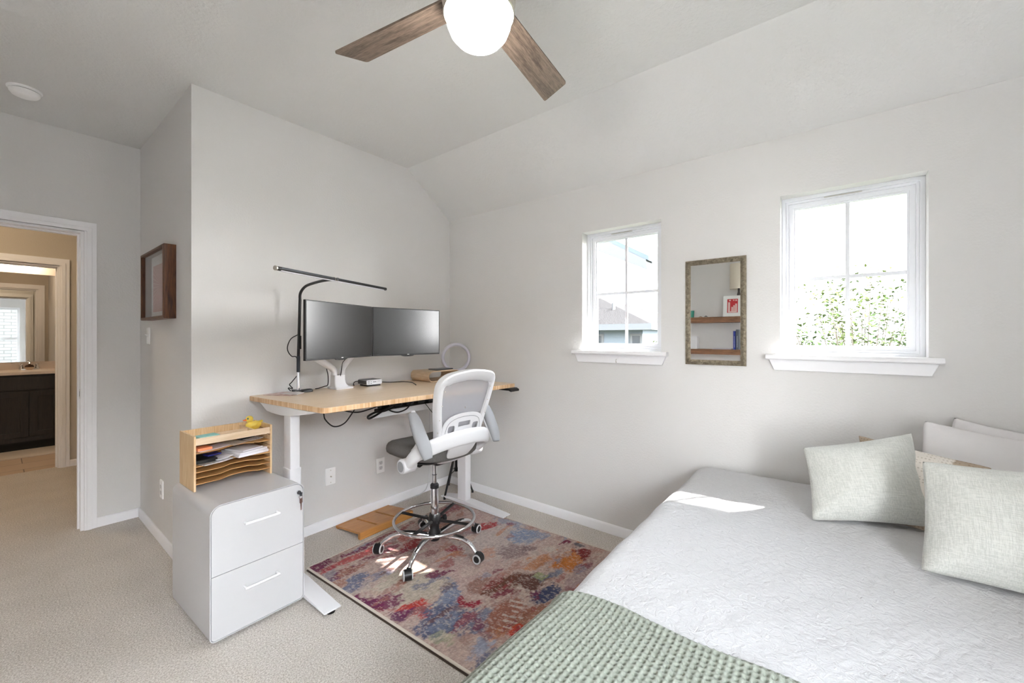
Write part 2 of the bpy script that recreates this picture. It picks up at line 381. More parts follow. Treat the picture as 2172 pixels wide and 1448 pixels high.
# windows on the window wall
def window(name, y0, y1, z0, z1, label, hook=False):
    d = .075
    fr = MB()
    def ring(e0, e1, a, b):
        fr.holed(rect(y0 + e0, y1 - e0, z0 + e0, z1 - e0), [rect(y0 + e1, y1 - e1, z0 + e1, z1 - e1)], YZ, a, b)
    ring(0, .018, d, d + .07); ring(.018, .030, d + .012, d + .07)
    o = struct(fr.build(name, M_vinyl, smooth=False, bevel=.0015), label)
    s = MB(); s.holed(rect(y0 + .030, y1 - .030, z0 + .020, z1 - .030), [rect(y0 + .052, y1 - .052, z0 + .045, z1 - .052)], YZ, d + .022, d + .06)
    s.holed(rect(y0 + .048, y1 - .048, z0 + .04, z1 - .048), [rect(y0 + .060, y1 - .060, z0 + .052, z1 - .060)], YZ, d + .032, d + .055)
    s.build('sash', M_vinyl, o, smooth=False, bevel=.0015)
    ym = (y0 + y1) / 2; zm = (z0 + z1) / 2 - .015; e = .058
    MB().box(d + .040, d + .052, ym - .009, ym + .009, z0 + .05, z1 - e).box(d + .0402, d + .0518, y0 + e, y1 - e, zm - .009, zm + .009).build('muntin', M_vinyl, o, smooth=False, bevel=.002)
    MB().box(d + .044, d + .048, y0 + .055, y1 - .055, z0 + .048, z1 - .055).build('pane', M_glass, o, smooth=False)
    MB().box(d + .008, d + .0125, ym - .055, ym + .095, z1 - .0235, z1 - .0200).build('latch', M_nickel, o, smooth=False)
    # stool with rounded nose and horns, and apron
    a, b = y0 - .045, y1 + .062
    MB().prism([(-.0005, z0 + .004), (d + .01, z0 + .004), (d + .01, z0 - .022), (-.0005, z0 - .022)], lambda u, v, w_: (u, w_, v), y0 + .0005, y1 - .0005)\
        .prism([(-.048, z0 - .006), (-.042, z0 + .004), (-.0005, z0 + .004), (-.0005, z0 - .022), (-.042, z0 - .022), (-.048, z0 - .016)], lambda u, v, w_: (u, w_, v), a, b).build('sill', M_trim, o)
    ap = MB().holed([(a + .012, z0 - .022), (b - .012, z0 - .022), (b - .035, z0 - .078), (a + .035, z0 - .078)], [], YZ, -.018, 0)
    ap.build('apron', M_trim, o, smooth=False, bevel=.003)
    if hook:
        yk = ym + .01
        MB().box(-.022, -.0182, yk - .008, yk + .008, z0 - .05, z0 - .03).build('hook_plate', M_trim, o)
        MB().sweep(spline([(-.020, yk, z0 - .048), (-.028, yk, z0 - .054), (-.034, yk, z0 - .063), (-.028, yk, z0 - .072), (-.022, yk, z0 - .066)], 4), .0018, seg=6).build('hook', M_nickel, o)
    return o
window('window_1', *W1, 'narrow looking white four pane window nearest the desk, hook on its apron', True)
window('window_2', *W2, 'white four pane window above the bed with tree outside')
def rear_window(name, x0, x1, z0, z1):
    y = YS - .1; fr = MB()
    fr.holed(rect(x0, x1, z0, z1), [rect(x0 + .045, x1 - .045, z0 + .045, z1 - .045)], XZ, y, y + .05)
    o = struct(fr.build(name, M_vinyl, smooth=False))
    MB().box(x0 + .04, x1 - .04, y + .005, y + .055, 1.26, 1.31).build('meeting_rail', M_vinyl, o, smooth=False)
    MB().box(x0 + .04, x1 - .04, y + .02, y + .024, z0 + .04, z1 - .04).build('pane', M_glass, o, smooth=False)
    MB().box(x0 - .05, x1 + .05, YS, YS + .05, z0 - .02, z0).box(x0 - .03, x1 + .03, YS, YS + .015, z0 - .08, z0 - .02).build('sill', M_trim, o, smooth=False)
rear_window('window_3', *W3)

# ------------------------------------------------------------ outside
struct(MB().box(.15, .70, YS - .4, 2.2, 2.36, 2.42).box(.67, .72, YS - .4, 2.2, 2.32, 2.50).build('roof_eave', mat('eave_paint', (120, 120, 120), .8), smooth=False))
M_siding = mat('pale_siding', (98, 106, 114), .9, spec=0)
def siding():
    m = M_siding; n = m.node_tree.nodes; l = m.node_tree.links; p = n['Principled BSDF']
    t = N(m, 'ShaderNodeTexCoord'); wv = N(m, 'ShaderNodeTexWave', wave_type='BANDS', bands_direction='Z', wave_profile='SAW', Scale=1.6)
    l.new(t.outputs['Object'], wv.inputs['Vector']); b = N(m, 'ShaderNodeBump', Distance=.02, Strength=1.); l.new(wv.outputs[0], b.inputs['Height']); l.new(b.outputs[0], p.inputs['Normal'])
siding()
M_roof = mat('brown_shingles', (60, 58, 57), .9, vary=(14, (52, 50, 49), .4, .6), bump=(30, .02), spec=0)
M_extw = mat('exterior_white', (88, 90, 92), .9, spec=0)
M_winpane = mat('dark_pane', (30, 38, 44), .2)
struct(MB().box(-30, 60, -60, 60, -3.3, -3.0).build('ground', mat('lawn', (60, 70, 46), .95, spec=0, vary=(3, (92, 92, 70))), smooth=False))
h = thing('neighbor_house', 'pale house with brown hip roof seen through the window nearest the desk', 'house', (16, 7, -3))
def hw(mb, name, m, p=h, **k): return mb.build(name, m, p, world=True, **k)
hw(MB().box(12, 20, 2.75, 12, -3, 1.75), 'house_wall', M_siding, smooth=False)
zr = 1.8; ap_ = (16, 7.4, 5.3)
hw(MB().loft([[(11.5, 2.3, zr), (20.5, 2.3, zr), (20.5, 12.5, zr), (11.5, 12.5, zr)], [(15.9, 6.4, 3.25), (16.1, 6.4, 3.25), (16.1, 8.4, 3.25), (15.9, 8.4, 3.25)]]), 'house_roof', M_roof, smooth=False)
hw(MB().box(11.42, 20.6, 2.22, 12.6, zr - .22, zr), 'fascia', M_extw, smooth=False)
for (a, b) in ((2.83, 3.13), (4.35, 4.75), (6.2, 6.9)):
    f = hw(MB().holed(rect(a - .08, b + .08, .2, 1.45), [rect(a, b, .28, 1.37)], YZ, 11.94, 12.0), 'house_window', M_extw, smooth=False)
    MB().box(11.96, 11.99, a, b, .28, 1.37).build('window_pane', M_winpane, f, world=True, smooth=False)
    MB().box(11.94, 11.985, a, b, .80, .85).build('window_rail', M_extw, f, world=True, smooth=False)
hw(MB().cyl((13.6, 4.6, 2.2), (13.6, 4.6, 2.75), .07, seg=10), 'roof_vent', M_extw)
# wing of this house with its raking gutter
g = thing('house_wing', 'white gable wing with grey gutter seen high in the window nearest the desk', 'house wing', (3.6, 1.2, -3))
gx = 3.0
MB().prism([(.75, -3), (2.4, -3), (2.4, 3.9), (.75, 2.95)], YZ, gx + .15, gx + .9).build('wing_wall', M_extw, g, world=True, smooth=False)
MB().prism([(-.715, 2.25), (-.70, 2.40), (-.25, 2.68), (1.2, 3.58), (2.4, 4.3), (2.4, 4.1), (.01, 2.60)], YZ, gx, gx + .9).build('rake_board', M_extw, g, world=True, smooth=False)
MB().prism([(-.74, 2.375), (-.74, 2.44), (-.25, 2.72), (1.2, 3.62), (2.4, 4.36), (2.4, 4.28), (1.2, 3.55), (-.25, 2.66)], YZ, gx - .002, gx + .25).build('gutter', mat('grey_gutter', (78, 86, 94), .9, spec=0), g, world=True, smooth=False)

def tree(name, label, x, y, zb, zt, spread, depth, nb, nl, leaf, cols, seed=3, ground=-3.0, wood_r=.05):
    rnd = random.Random(seed); t = thing(name, label, 'tree', (x, y, ground))
    tr = MB(); lv = MB()
    tr.sweep([(x, y, ground), (x + .03, y, (ground + zb) / 2), (x, y, zb)], [wood_r * 1.6, wood_r * 1.2, wood_r], seg=8, up=(0, 1, 0))
    for i in range(nb):
        ey = y + (rnd.random() - .5) * spread; ex = x + (rnd.random() - .5) * depth
        k = 1 - .55 * abs(ey - y) / (spread / 2) * rnd.random()
        top = zb + (zt - zb) * (.45 + .55 * rnd.random()) * k
        pts = spline([(x, y, zb - .3), (x + (ex - x) * .5, y + (ey - y) * .55, zb + (top - zb) * .3), (ex, ey, top)], 6)
        tr.sweep(pts, lerps([.016, .008, .002], len(pts)), seg=5, up=(0, 1, 0))
        for q in range(nl):
            u = .18 + .82 * rnd.random(); p = pts[int(u * (len(pts) - 1))]
            sp = .20 * (1.15 - u * .75)
            c = p + Vector((rnd.gauss(0, sp), rnd.gauss(0, sp), rnd.gauss(0, sp * .8)))
            a = rnd.random() * 2 * PI; tilt = rnd.gauss(0, .5)
            d = Vector((math.cos(a), math.sin(a), tilt)).normalized(); s_ = d.cross(Vector((rnd.gauss(0, .4), rnd.gauss(0, .4), 1))).normalized()
            nn = s_.cross(d); L = leaf * (.6 + .8 * rnd.random()); W_ = L * .28
            lv.add([c, c + d * L * .35 + s_ * W_ + nn * .1 * L, c + d * L, c + d * L * .35 - s_ * W_ + nn * .1 * L, c + d * L * .5], [(0, 1, 4), (1, 2, 4), (2, 3, 4), (3, 0, 4)])
    tr.build('trunk', mat('bark', (96, 86, 76), .9), t, world=True)
    m = mat('leaves_' + name, cols[0], .8, vary=(3.0, cols[1], .4, .6), spec=0); m.node_tree.nodes['Principled BSDF'].inputs['Transmission Weight'].default_value = 0
    lv.build('foliage', m, t, world=True, smooth=False)
    return t
tree('leafy_tree', 'light green leafy tree outside the window above the bed', 4.3, -3.0, .4, 2.35, 2.6, 1.3, 60, 170, .062, ((66, 84, 50), (92, 102, 58)), 5)
tree('distant_tree', 'small pale tree beside the neighbouring house roof', 9.5, 1.15, -.6, 1.75, 1.3, 1.2, 16, 90, .10, ((74, 82, 58), (90, 94, 68)), 9)
# white brick house behind this one, seen in the bathroom mirror
def brick():
    m = mat('white_brick', (225, 225, 222), .85); n = m.node_tree.nodes; l = m.node_tree.links; p = n['Principled BSDF']
    t = N(m, 'ShaderNodeTexCoord'); mp = N(m, 'ShaderNodeMapping'); mp.inputs['Rotation'].default_value = (R(90), 0, 0); l.new(t.outputs['Object'], mp.inputs[0])
    b = N(m, 'ShaderNodeTexBrick', Scale=1.); b.inputs['Brick Width'].default_value = .3; b.inputs['Row Height'].default_value = .1; b.inputs['Mortar Size'].default_value = .012
    b.inputs['Color1'].default_value = srgb(156, 157, 157); b.inputs['Color2'].default_value = srgb(148, 148, 148); b.inputs['Mortar'].default_value = srgb(122, 121, 120)
    l.new(mp.outputs[0], b.inputs['Vector']); l.new(b.outputs['Color'], p.inputs['Base Color']); return m
bh = thing('brick_house', 'white brick house reflected in the bathroom mirror', 'house', (-3, -9, -3))
MB().box(-9, 3, -12, -7.6, -3, 2.5).build('brick_wall', brick(), bh, world=True, smooth=False)
MB().prism([(-7.3, 2.5), (-12.4, 2.5), (-9.8, 3.2)], lambda u, v, w_: (w_, u, v), -9.4, 3.4).build('house_roof', M_roof, bh, world=True, smooth=False)

# ------------------------------------------------------------ rug
def vnoise(X, Y, seed, octs=4, gain=.55):
    out = np.zeros_like(X); amp = 1.; tot = 0
    for o in range(octs):
        rs = np.random.RandomState(seed + o * 31); T = rs.rand(128, 128)
        x = X * 2 ** o; y = Y * 2 ** o; xi = np.floor(x).astype(int); yi = np.floor(y).astype(int); fx = x - xi; fy = y - yi
        fx = fx * fx * (3 - 2 * fx); fy = fy * fy * (3 - 2 * fy); g = lambda a, b: T[a % 128, b % 128]
        v = (g(xi, yi) * (1 - fx) + g(xi + 1, yi) * fx) * (1 - fy) + (g(xi, yi + 1) * (1 - fx) + g(xi + 1, yi + 1) * fx) * fy
        out += amp * v; tot += amp; amp *= gain
    return out / tot
RUG = []  # x, y, half length x, half length y, turn, colour, weight
for q in '''-.82 -.98 .45 .45 0 194 172 166 .9;-.55 -1.0 .30 .35 0 196 184 180 .9;-.9 -.7 .25 .2 0 190 160 152 .8;-1.2 -1.05 .18 .25 0 196 186 172 .9;-.45 -.75 .2 .2 0 196 172 166 .8
-1.40 -.45 .14 .05 10 106 32 68 1;-1.20 -.455 .16 .035 0 112 36 70 1;-.98 -.45 .16 .03 0 128 48 66 .9;-1.42 -.53 .07 .04 0 170 60 72 .9;-1.2 -.53 .2 .035 0 178 66 70 .8;-1.36 -.62 .12 .04 0 108 34 70 1;-1.12 -.60 .14 .03 0 118 36 66 .8
-.97 -.66 .12 .06 20 160 46 50 .9;-.86 -.56 .12 .05 0 168 74 66 .7;-.62 -.5 .16 .05 0 150 78 84 .8;-.40 -.46 .12 .06 0 142 74 82 .8;-.46 -.87 .10 .05 -20 160 52 56 .95;-.64 -.62 .12 .06 0 176 124 104 .6
-1.38 -.75 .12 .05 15 108 116 142 .9;-1.25 -.80 .10 .04 0 120 126 150 .7;-1.43 -.95 .06 .12 10 106 34 74 1;-1.36 -1.02 .07 .07 0 112 38 78 .9;-1.18 -.96 .06 .03 0 144 42 62 .8;-1.33 -1.18 .08 .09 20 186 64 60 .95;-1.39 -1.16 .05 .06 0 96 42 84 .9
-1.30 -1.34 .13 .13 20 90 98 126 .95;-1.22 -1.30 .12 .08 30 98 104 130 .8;-1.12 -1.20 .14 .05 55 108 116 142 .9;-1.13 -1.335 .05 .08 20 146 46 60 1;-1.20 -1.47 .1 .08 0 96 104 130 .8;-1.10 -1.14 .05 .04 0 190 176 160 .7
-.90 -1.38 .14 .07 -15 104 60 46 1;-.80 -1.48 .10 .07 -10 92 54 44 .95;-.985 -1.43 .03 .09 60 120 38 56 .9;-.82 -1.60 .10 .05 -20 64 70 100 1;-.70 -1.52 .10 .03 -30 96 110 136 .8;-.98 -1.28 .08 .05 0 140 96 84 .7
-.50 -1.54 .14 .10 10 192 122 72 .95;-.62 -1.40 .10 .06 0 188 128 84 .7;-.36 -1.58 .07 .05 -20 116 22 26 1;-.42 -1.50 .06 .02 -10 128 36 34 .8;-.32 -1.41 .05 .03 -20 110 28 58 1;-.45 -1.39 .05 .05 30 206 196 188 .9;-.55 -1.33 .08 .03 30 200 186 178 .7;-.29 -1.50 .04 .05 0 74 78 92 .8
-.42 -1.13 .12 .09 0 134 150 178 .85;-.34 -1.22 .06 .08 0 140 150 172 .8;-.33 -.95 .06 .14 0 150 158 178 .7;-.60 -1.22 .10 .10 20 128 106 108 .7;-.52 -1.28 .06 .05 0 108 84 88 .7;-.72 -1.10 .10 .06 0 200 150 124 .6
-1.08 -1.56 .14 .10 20 156 106 92 .95;-1.00 -1.66 .14 .08 0 150 104 86 .9;-.78 -1.75 .2 .10 0 150 112 100 .9;-1.14 -1.66 .05 .03 0 186 74 58 .9;-1.30 -1.60 .10 .05 10 170 176 196 .8;-1.36 -1.68 .10 .05 0 112 116 140 .9;-1.28 -1.72 .12 .05 0 190 192 204 .7
-.81 -.90 .05 .05 0 144 52 64 .9;-.84 -.97 .04 .06 30 176 110 84 .7;-1.03 -1.05 .03 .09 65 110 44 72 .95;-.73 -1.48 .05 .03 0 158 164 128 .9;-1.38 -1.42 .05 .05 0 172 176 148 .6;-1.08 -.90 .10 .04 0 176 160 140 .6;-.95 -.83 .05 .05 20 118 52 60 .6
-.60 -1.70 .2 .08 0 170 150 150 .8;-.9 -1.9 .4 .15 0 160 120 110 .8;-.4 -1.9 .2 .2 0 120 126 150 .8;-1.2 -2.0 .2 .15 0 110 44 70 .8;-.66 -.86 .07 .09 0 204 196 190 .7;-.93 -1.16 .09 .05 0 206 188 178 .6;-1.30 -.9 .08 .06 0 206 198 184 .8'''.replace('\n', ';').split(';'):
    v = [float(a) for a in q.split()]; RUG.append((v[0], v[1], v[2], v[3], R(v[4]), srgb(v[5:8])[:3], v[8]))
def make_rug():
    ox, oy, th = -1.475, -.41, R(2.2); Wd, Ln = 1.185, 1.83; nx, ny = 300, 450
    gx_, gy_ = np.meshgrid(np.linspace(0, Wd, nx), np.linspace(0, Ln, ny), indexing='ij')
    X = ox + gx_ * math.cos(th) + gy_ * math.sin(th); Y = oy + gx_ * math.sin(th) - gy_ * math.cos(th)
    wx = (vnoise(X * 9, Y * 9, 3, 5, .7) - .5) * .17; wy = (vnoise(X * 9, Y * 22, 17, 5, .7) - .5) * .11
    c = np.zeros(X.shape + (3,)); c[:] = srgb(196, 176, 168)[:3]
    n0 = vnoise(X * 7, Y * 16, 91, 5, .7)[..., None]; c = c * (1 - .6 * (n0 > .55)) + np.array(srgb(172, 142, 134)[:3]) * .6 * (n0 > .55)
    for k, (bx, by, rx, ry, t, col, wt) in enumerate(RUG):
        dx = X + wx - bx; dy = Y + wy - by; u = (dx * math.cos(t) + dy * math.sin(t)) / rx; v = (-dx * math.sin(t) + dy * math.cos(t)) / ry
        rr_ = np.sqrt(u * u + v * v); g = np.clip(1.25 - rr_, 0, 1)
        tx = vnoise(X * 26, Y * 60, 200 + k, 4, .8)
        a = np.clip((g * 1.5 - (1 - tx) * 1.45 + .30) * 2.6, 0, 1) * wt
        c = c * (1 - a[..., None]) + np.array(col) * a[..., None]
    rs = np.random.RandomState(41); PAL = [(150, 72, 74), (118, 44, 68), (112, 118, 142), (168, 124, 108), (206, 194, 180), (186, 128, 92), (132, 108, 112), (150, 158, 176), (108, 70, 60), (198, 172, 160)]
    for k in range(150):
        bx, by = -1.5 + 1.35 * rs.rand(), -.35 - 1.8 * rs.rand(); rx, ry = .03 + .07 * rs.rand(), .010 + .03 * rs.rand(); cc_ = np.array(srgb(PAL[rs.randint(len(PAL))])[:3])
        m_ = (np.abs(X - bx) < rx + .12) & (np.abs(Y - by) < ry + .10)
        u = (X[m_] + wx[m_] - bx) / rx; v = (Y[m_] + wy[m_] - by) / ry; g = np.clip(1.3 - np.sqrt(u * u + v * v), 0, 1)
        a = (np.clip((g * 1.4 - (1 - vnoise(X[m_] * 40, Y[m_] * 80, 400 + k, 3, .8)) * 1.3 + .2) * 3, 0, 1) * (.35 + .4 * rs.rand()))[:, None]
        c[m_] = c[m_] * (1 - a) + cc_ * a
    # worn comb-like marks near the bed
    for i in range(9):
        px, py = -1.14 + i * .034, -1.60 + i * .012
        u = (X + wx * .12 - px) * .93 + (Y + wy * .12 - py) * .35; v = -(X - px) * .35 + (Y - py) * .93
        L = .018 + .016 * ((i * 7) % 3); m_ = (np.abs(u) < .0075) & (np.abs(v) < L) & (vnoise(X * 60, Y * 60, 5, 3, .8) > .38)
        c[m_] = srgb(206, 190, 182)[:3]
    f1 = vnoise(X * 70, Y * 150, 77, 4, .85)[..., None]; c = np.clip(c + (c - c.mean(-1, keepdims=True)) * .25, .004, 1) * (.36 + .92 * f1)
    sp = vnoise(X * 120, Y * 60, 55, 3, .9)[..., None] > .62; c = np.where(sp, c * .55 + .45 * np.array(srgb(214, 198, 188)[:3]), c)
    Z = .0115 + .0012 * vnoise(X * 60, Y * 60, 8, 3)
    bd = (gx_ < .004) | (gx_ > Wd - .004) | (gy_ < .004); c[bd] = srgb(214, 204, 190)[:3]
    V = np.stack([X, Y, Z], -1).reshape(-1, 3)
    idx = np.arange(nx * ny).reshape(nx, ny); F = np.stack([idx[:-1, :-1], idx[1:, :-1], idx[1:, 1:], idx[:-1, 1:]], -1).reshape(-1, 4)
    cen = np.array([-.9, -1.3, 0]); 
    me = bpy.data.meshes.new('pile'); me.from_pydata((V - cen).tolist(), [], F.tolist())
    at = me.color_attributes.new('dye', 'FLOAT_COLOR', 'POINT'); at.data.foreach_set('color', np.concatenate([c.reshape(-1, 3), np.ones((nx * ny, 1))], 1).astype(np.float32).ravel())
    me.shade_smooth(); o = bpy.data.objects.new('pile', me); COL.objects.link(o)
    m = mat('rug_pile', (150, 120, 110), .95, bump=(420, .003, 3), spec=.1, sheen=.15); vc = N(m, 'ShaderNodeVertexColor', layer_name='dye')
    m.node_tree.links.new(vc.outputs[0], m.node_tree.nodes['Principled BSDF'].inputs['Base Color']); me.materials.append(m)
    t = thing('area_rug', 'abstract multicoloured area rug in red, blue and cream under the stool chair', 'rug', (-.9, -1.3, 0))
    o.parent = t
    P4 = lambda e, z: [(ox + a * math.cos(th) + b * math.sin(th), oy + a * math.sin(th) - b * math.cos(th), z) for a, b in ((-e, -e), (Wd + e, -e), (Wd + e, Ln + e), (-e, Ln + e))]
    mb = MB(); mb.loft([P4(0, .004), P4(.004, .006), P4(.005, .0105), P4(.002, .0135), P4(-.004, .0142), P4(-.0045, .010)], cap=False)
    mb.build('binding', mat('rug_binding', (214, 206, 194), .9, bump=(500, .001)), t, world=True)
    pad = MB(); pad.loft([[(x + .012 * (0 if i % 3 else -1) - (.008 if i in (0, 3) else 0), y + .0, z) for i, (x, y, _) in enumerate(P4(-.01, 0))] for z in (.0005, .0038)])
    pad.build('underlay', mat('rug_underlay_shadow', (74, 60, 52), .9), t, world=True, smooth=False)  # rug pad, its dark brown also standing for the shadow along the edge
make_rug()

# ------------------------------------------------------------ standing desk
desk = thing('standing_desk', 'tall standing desk with bamboo top and white metal legs against the wall', 'desk', (-.9, -.45, 0))
ZD = .975
D = dict(parent=desk, world=True)
def desk_top():
    c = [(-1.589, -.818), (-.158, -.888), (-.150, -.05), (-1.652, -.05)]
    out = []
    for i in range(4):
        p0, p, p1 = Vector(c[i - 1] + (0,)), Vector(c[i] + (0,)), Vector(c[(i + 1) % 4] + (0,)); r = .028
        a = p + (p0 - p).normalized() * r; b = p + (p1 - p).normalized() * r
        for k in range(7):
            t = k / 6; out.append((1 - t) ** 2 * a + 2 * t * (1 - t) * p + t * t * b)
    cen = sum(out, Vector()) / len(out)
    rg = lambda e, z: [(q.x + (cen.x - q.x) * e, q.y + (cen.y - q.y) * e * 1.6, z) for q in out]
    o = MB().loft([rg(.0026, ZD - .027), rg(0, ZD - .0245), rg(0, ZD - .0035), rg(.0022, ZD), rg(.01, ZD)]).build('desk_top', M_bamboo, desk, world=True, sharp=20)
    o.data.materials.append(M_bamedge)
    for p in o.data.polygons:
        if abs(p.normal.z) < .75: p.material_index = 1
desk_top()
for x in (-1.575, -.262):
    fz = MB(); fz.prism(rr(x - .043, x + .043, -.885, -.215, .006, 3), XY, .0155, .0185)
    fz.loft([[(x + sx_ * wq, y, z) for sx_, z in ((-1, .018), (1, .018), (1, hz), (-1, hz))] for y, wq, hz in ((-.882, .041, .021), (-.55, .042, .040), (-.33, .042, .040), (-.218, .041, .021))])
    fz.build('foot', M_white, bevel=.003, smooth=False, **D)
    MB().prism(rr(x - .030, x + .030, -.492, -.402, .005, 3), XY, .036, .615).build('lower_column', M_white, **D)
    MB().prism(rr(x - .025, x + .025, -.487, -.407, .004, 3), XY, .600, .905).build('upper_column', M_white, **D)
    br = MB(); yb = -.70 if x < -1 else -.70
    br.prism([(-.095, ZD - .028), (yb, ZD - .028), (yb, ZD - .040), (-.57, ZD - .062), (-.50, ZD - .075), (-.38, ZD - .082), (-.28, ZD - .082), (-.20, ZD - .078), (-.095, ZD - .036)], YZ, x - .034, x + .034)
    br.build('side_bracket', M_white, bevel=.003, smooth=False, **D)
    for y in (-.86, -.24): MB().cyl((x, y, 0), (x, y, .017), .02, seg=16).build('levelling_foot', M_black, **D)
for ya in (-.475, -.40): MB().box(-1.56, -.27, ya, ya + .022, ZD - .07, ZD - .030).build('crossbar', M_white, smooth=False, bevel=.003, **D)
MB().prism([(-.520, .856), (-.520, .817), (-.517, .815), (-.42, .815), (-.42, .818), (-.5165, .818), (-.5165, .856)], YZ, -1.13, -.40).build('cable_tray', M_white, smooth=False, **D)
for xh in (-.95, -.45): MB().box(xh - .01, xh + .01, -.430, -.424, .8181, ZD - .03).build('tray_hanger', M_white, smooth=False, **D)
ctl = MB().loft([[(-.205 + sx_ * .05, y, z) for sx_, z in ((-1, z0), (1, z0), (1, z1), (-1, z1))] for y, z0, z1 in ((-.80, .930, ZD - .027), (-.895, .930, .946), (-.915, .922, .936))])
ctl.build('height_control', M_black, bevel=.002, smooth=False, **D)

# power strip and cables under the desk
ps = thing('power_strip', 'black power strip with plugs on the white tray under the desk', 'power strip', (-.8, -.48, .818))
MB().prism(rr(-.512, -.462, .8182, .866, .008), YZ, -1.08, -.50).build('strip_body', M_black, ps, world=True, bevel=.002)
for i in range(6):
    x = -1.03 + i * .095
    MB().box(x - .030, x + .030, -.514, -.464, .865, .905 + .012 * (i % 2)).build('plug', M_black, ps, world=True, bevel=.004)
def cable(name, label, pts, r=.003, m=M_black, cat='cable', group=None, n=8):
    o = MB().sweep(spline(pts, n), r, seg=8, up=(.13, .2, .97)).build(name, m, top=True); return tag(o, label, cat, group)
cable('looped_cable', 'thick black cable hanging in a deep loop under the desk front', [(-1.44, -.50, .946), (-1.452, -.55, .905), (-1.442, -.55, .864), (-1.393, -.55, .818), (-1.33, -.55, .826), (-1.279, -.55, .880), (-1.262, -.555, .900), (-1.2, -.56, .905)], .0036)
cable('sagging_cable', 'black cable sagging from the desk underside to the power strip', [(-1.38, -.50, .944), (-1.33, -.53, .900), (-1.24, -.53, .874), (-1.16, -.53, .880), (-1.06, -.52, .895)], .0042)
cable('bundled_cable', 'black cable bundle running along the desk underside beside the tray', [(-1.27, -.50, .943), (-1.16, -.53, .918), (-1.05, -.528, .905), (-.95, -.528, .900), (-.8, -.528, .905), (-.55, -.528, .915)], .0075)
cable('knotted_cable', 'short black cable knotted at the left end of the tray', [(-.98, -.53, .885), (-1.05, -.538, .866), (-1.12, -.540, .838), (-1.165, -.54, .826), (-1.17, -.54, .842), (-1.12, -.54, .858), (-1.06, -.536, .856), (-.98, -.53, .868)], .0065)
cable('drooping_cable', 'black cable drooping over the front lip of the white tray', [(-1.04, -.535, .870), (-1.0, -.545, .846), (-.95, -.545, .836), (-.89, -.545, .850), (-.85, -.54, .885), (-.83, -.535, .915)], .0045)
cable('thin_hanging_cable', 'thin black cable hanging in a V from the power strip behind the chair', [(-.76, -.52, .915), (-.75, -.535, .885), (-.72, -.54, .85), (-.665, -.54, .79), (-.62, -.54, .775), (-.57, -.535, .81), (-.50, -.525, .862)], .0022)
cable('white_cable', 'white cable lying along the baseboard and rising behind the chair', [(-.70, -.035, .008), (-.60, -.040, .009), (-.48, -.045, .011), (-.36, -.045, .016), (-.30, -.045, .06), (-.270, -.040, .22), (-.262, -.035, .45), (-.258, -.03, .70), (-.257, -.030, .93)], .0035, M_plastic)

# ------------------------------------------------------------ on the desk
def monitor(name, label, A, B, zb, zt, bow):
    """A, B: left and right ends of the screen (x, y)"""
    ax, ay = A; bx_, by_ = B; L = math.hypot(bx_ - ax, by_ - ay); rz = math.atan2(by_ - ay, bx_ - ax)
    t = thing(name, label, 'monitor', ((ax + bx_) / 2, (ay + by_) / 2, zb), rz)
    H_ = zt - zb; w_ = L / 2
    # front of the screen looks to local -y; slight bow towards the viewer at the ends
    yb = lambda x: -bow * (x / w_) ** 2 + bow
    n = 24; xs = [-w_ + 2 * w_ * i / n for i in range(n + 1)]
    def slab(x0, x1, z0, z1, d0, d1):
        X_ = [x0 + (x1 - x0) * i / n for i in range(n + 1)]
        return MB().loft([[(x, yb(x) + d0, z0), (x, yb(x) + d0, z1), (x, yb(x) + d1, z1), (x, yb(x) + d1, z0)] for x in X_])
    slab(-w_, w_, 0, H_, 0, .016).build('housing', M_black, t, smooth=True, sharp=30, bevel=.0015)
    slab(-w_ + .006, w_ - .006, .011, H_ - .006, -.0008, .004).build('screen', M_screen, t, smooth=True, sharp=30)
    MB().loft([[(x * a, y, H_ / 2 + z * b) for x, z in rr(-.19, .19, -.11, .11, .03)] for y, a, b in ((.014 + bow, 1, 1), (.034 + bow, .92, .9), (.040 + bow, .7, .7))]).build('rear_cover', M_black, t)
    MB().box(-.007, .007, -.0015 + bow, .001 + bow, .0035, .0075).build('logo', M_plastic, t, smooth=False)
    mb = MB(); 
    mb.loft([[(x, .004 + bow, -.0005), (x, .014 + bow, -.0005), (x, .014 + bow, -.001 - .008 * math.sqrt(max(0, 1 - (x / .05) ** 2))), (x, .004 + bow, -.001 - .008 * math.sqrt(max(0, 1 - (x / .05) ** 2)))] for x in [-.05 + .01 * i for i in range(11)]])
    mb.build('joystick_tab', M_black, t)
    return t
M_screen = mat('matte_screen', (9, 10, 11), .26, spec=1.0, coat=0)
mL = monitor('computer_monitor', 'left dark monitor of the pair, angled on the white arm', (-1.572, -.598), (-1.058, -.405), 1.196, 1.518, .0004)
mR = monitor('computer_monitor', 'right monitor of the pair with a bright window reflection', (-1.050, -.400), (-.533, -.462), 1.196, 1.518, .0004)
for o in (mL, mR): o['group'] = 'pair of desk monitors'
arm = thing('dual_monitor_mount', 'white double monitor arm standing on the desk back edge', 'monitor arm', (-1.13, -.14, ZD))
A_ = dict(parent=arm, world=True)
MB().loft([[(-1.125 + x * a, -.135 + y * b, z) for x, y in rr(-.062, .062, -.062, .062, .01)] for z, a, b in ((ZD, 1, 1), (ZD + .009, 1, 1), (ZD + .012, .96, .96))]).build('base_plate', M_white, **A_)
MB().loft([[(-1.128 + x * a + o_, -.13 + y * b, z) for x, y in rr(-.05, .05, -.045, .045, .012)] for z, a, b, o_ in ((ZD + .011, 1.0, 1, 0), (ZD + .018, .92, .9, -.004), (ZD + .035, .80, .75, -.010), (ZD + .060, .76, .72, -.012), (ZD + .092, .75, .72, -.012))]).build('clamp_body', M_white, **A_)
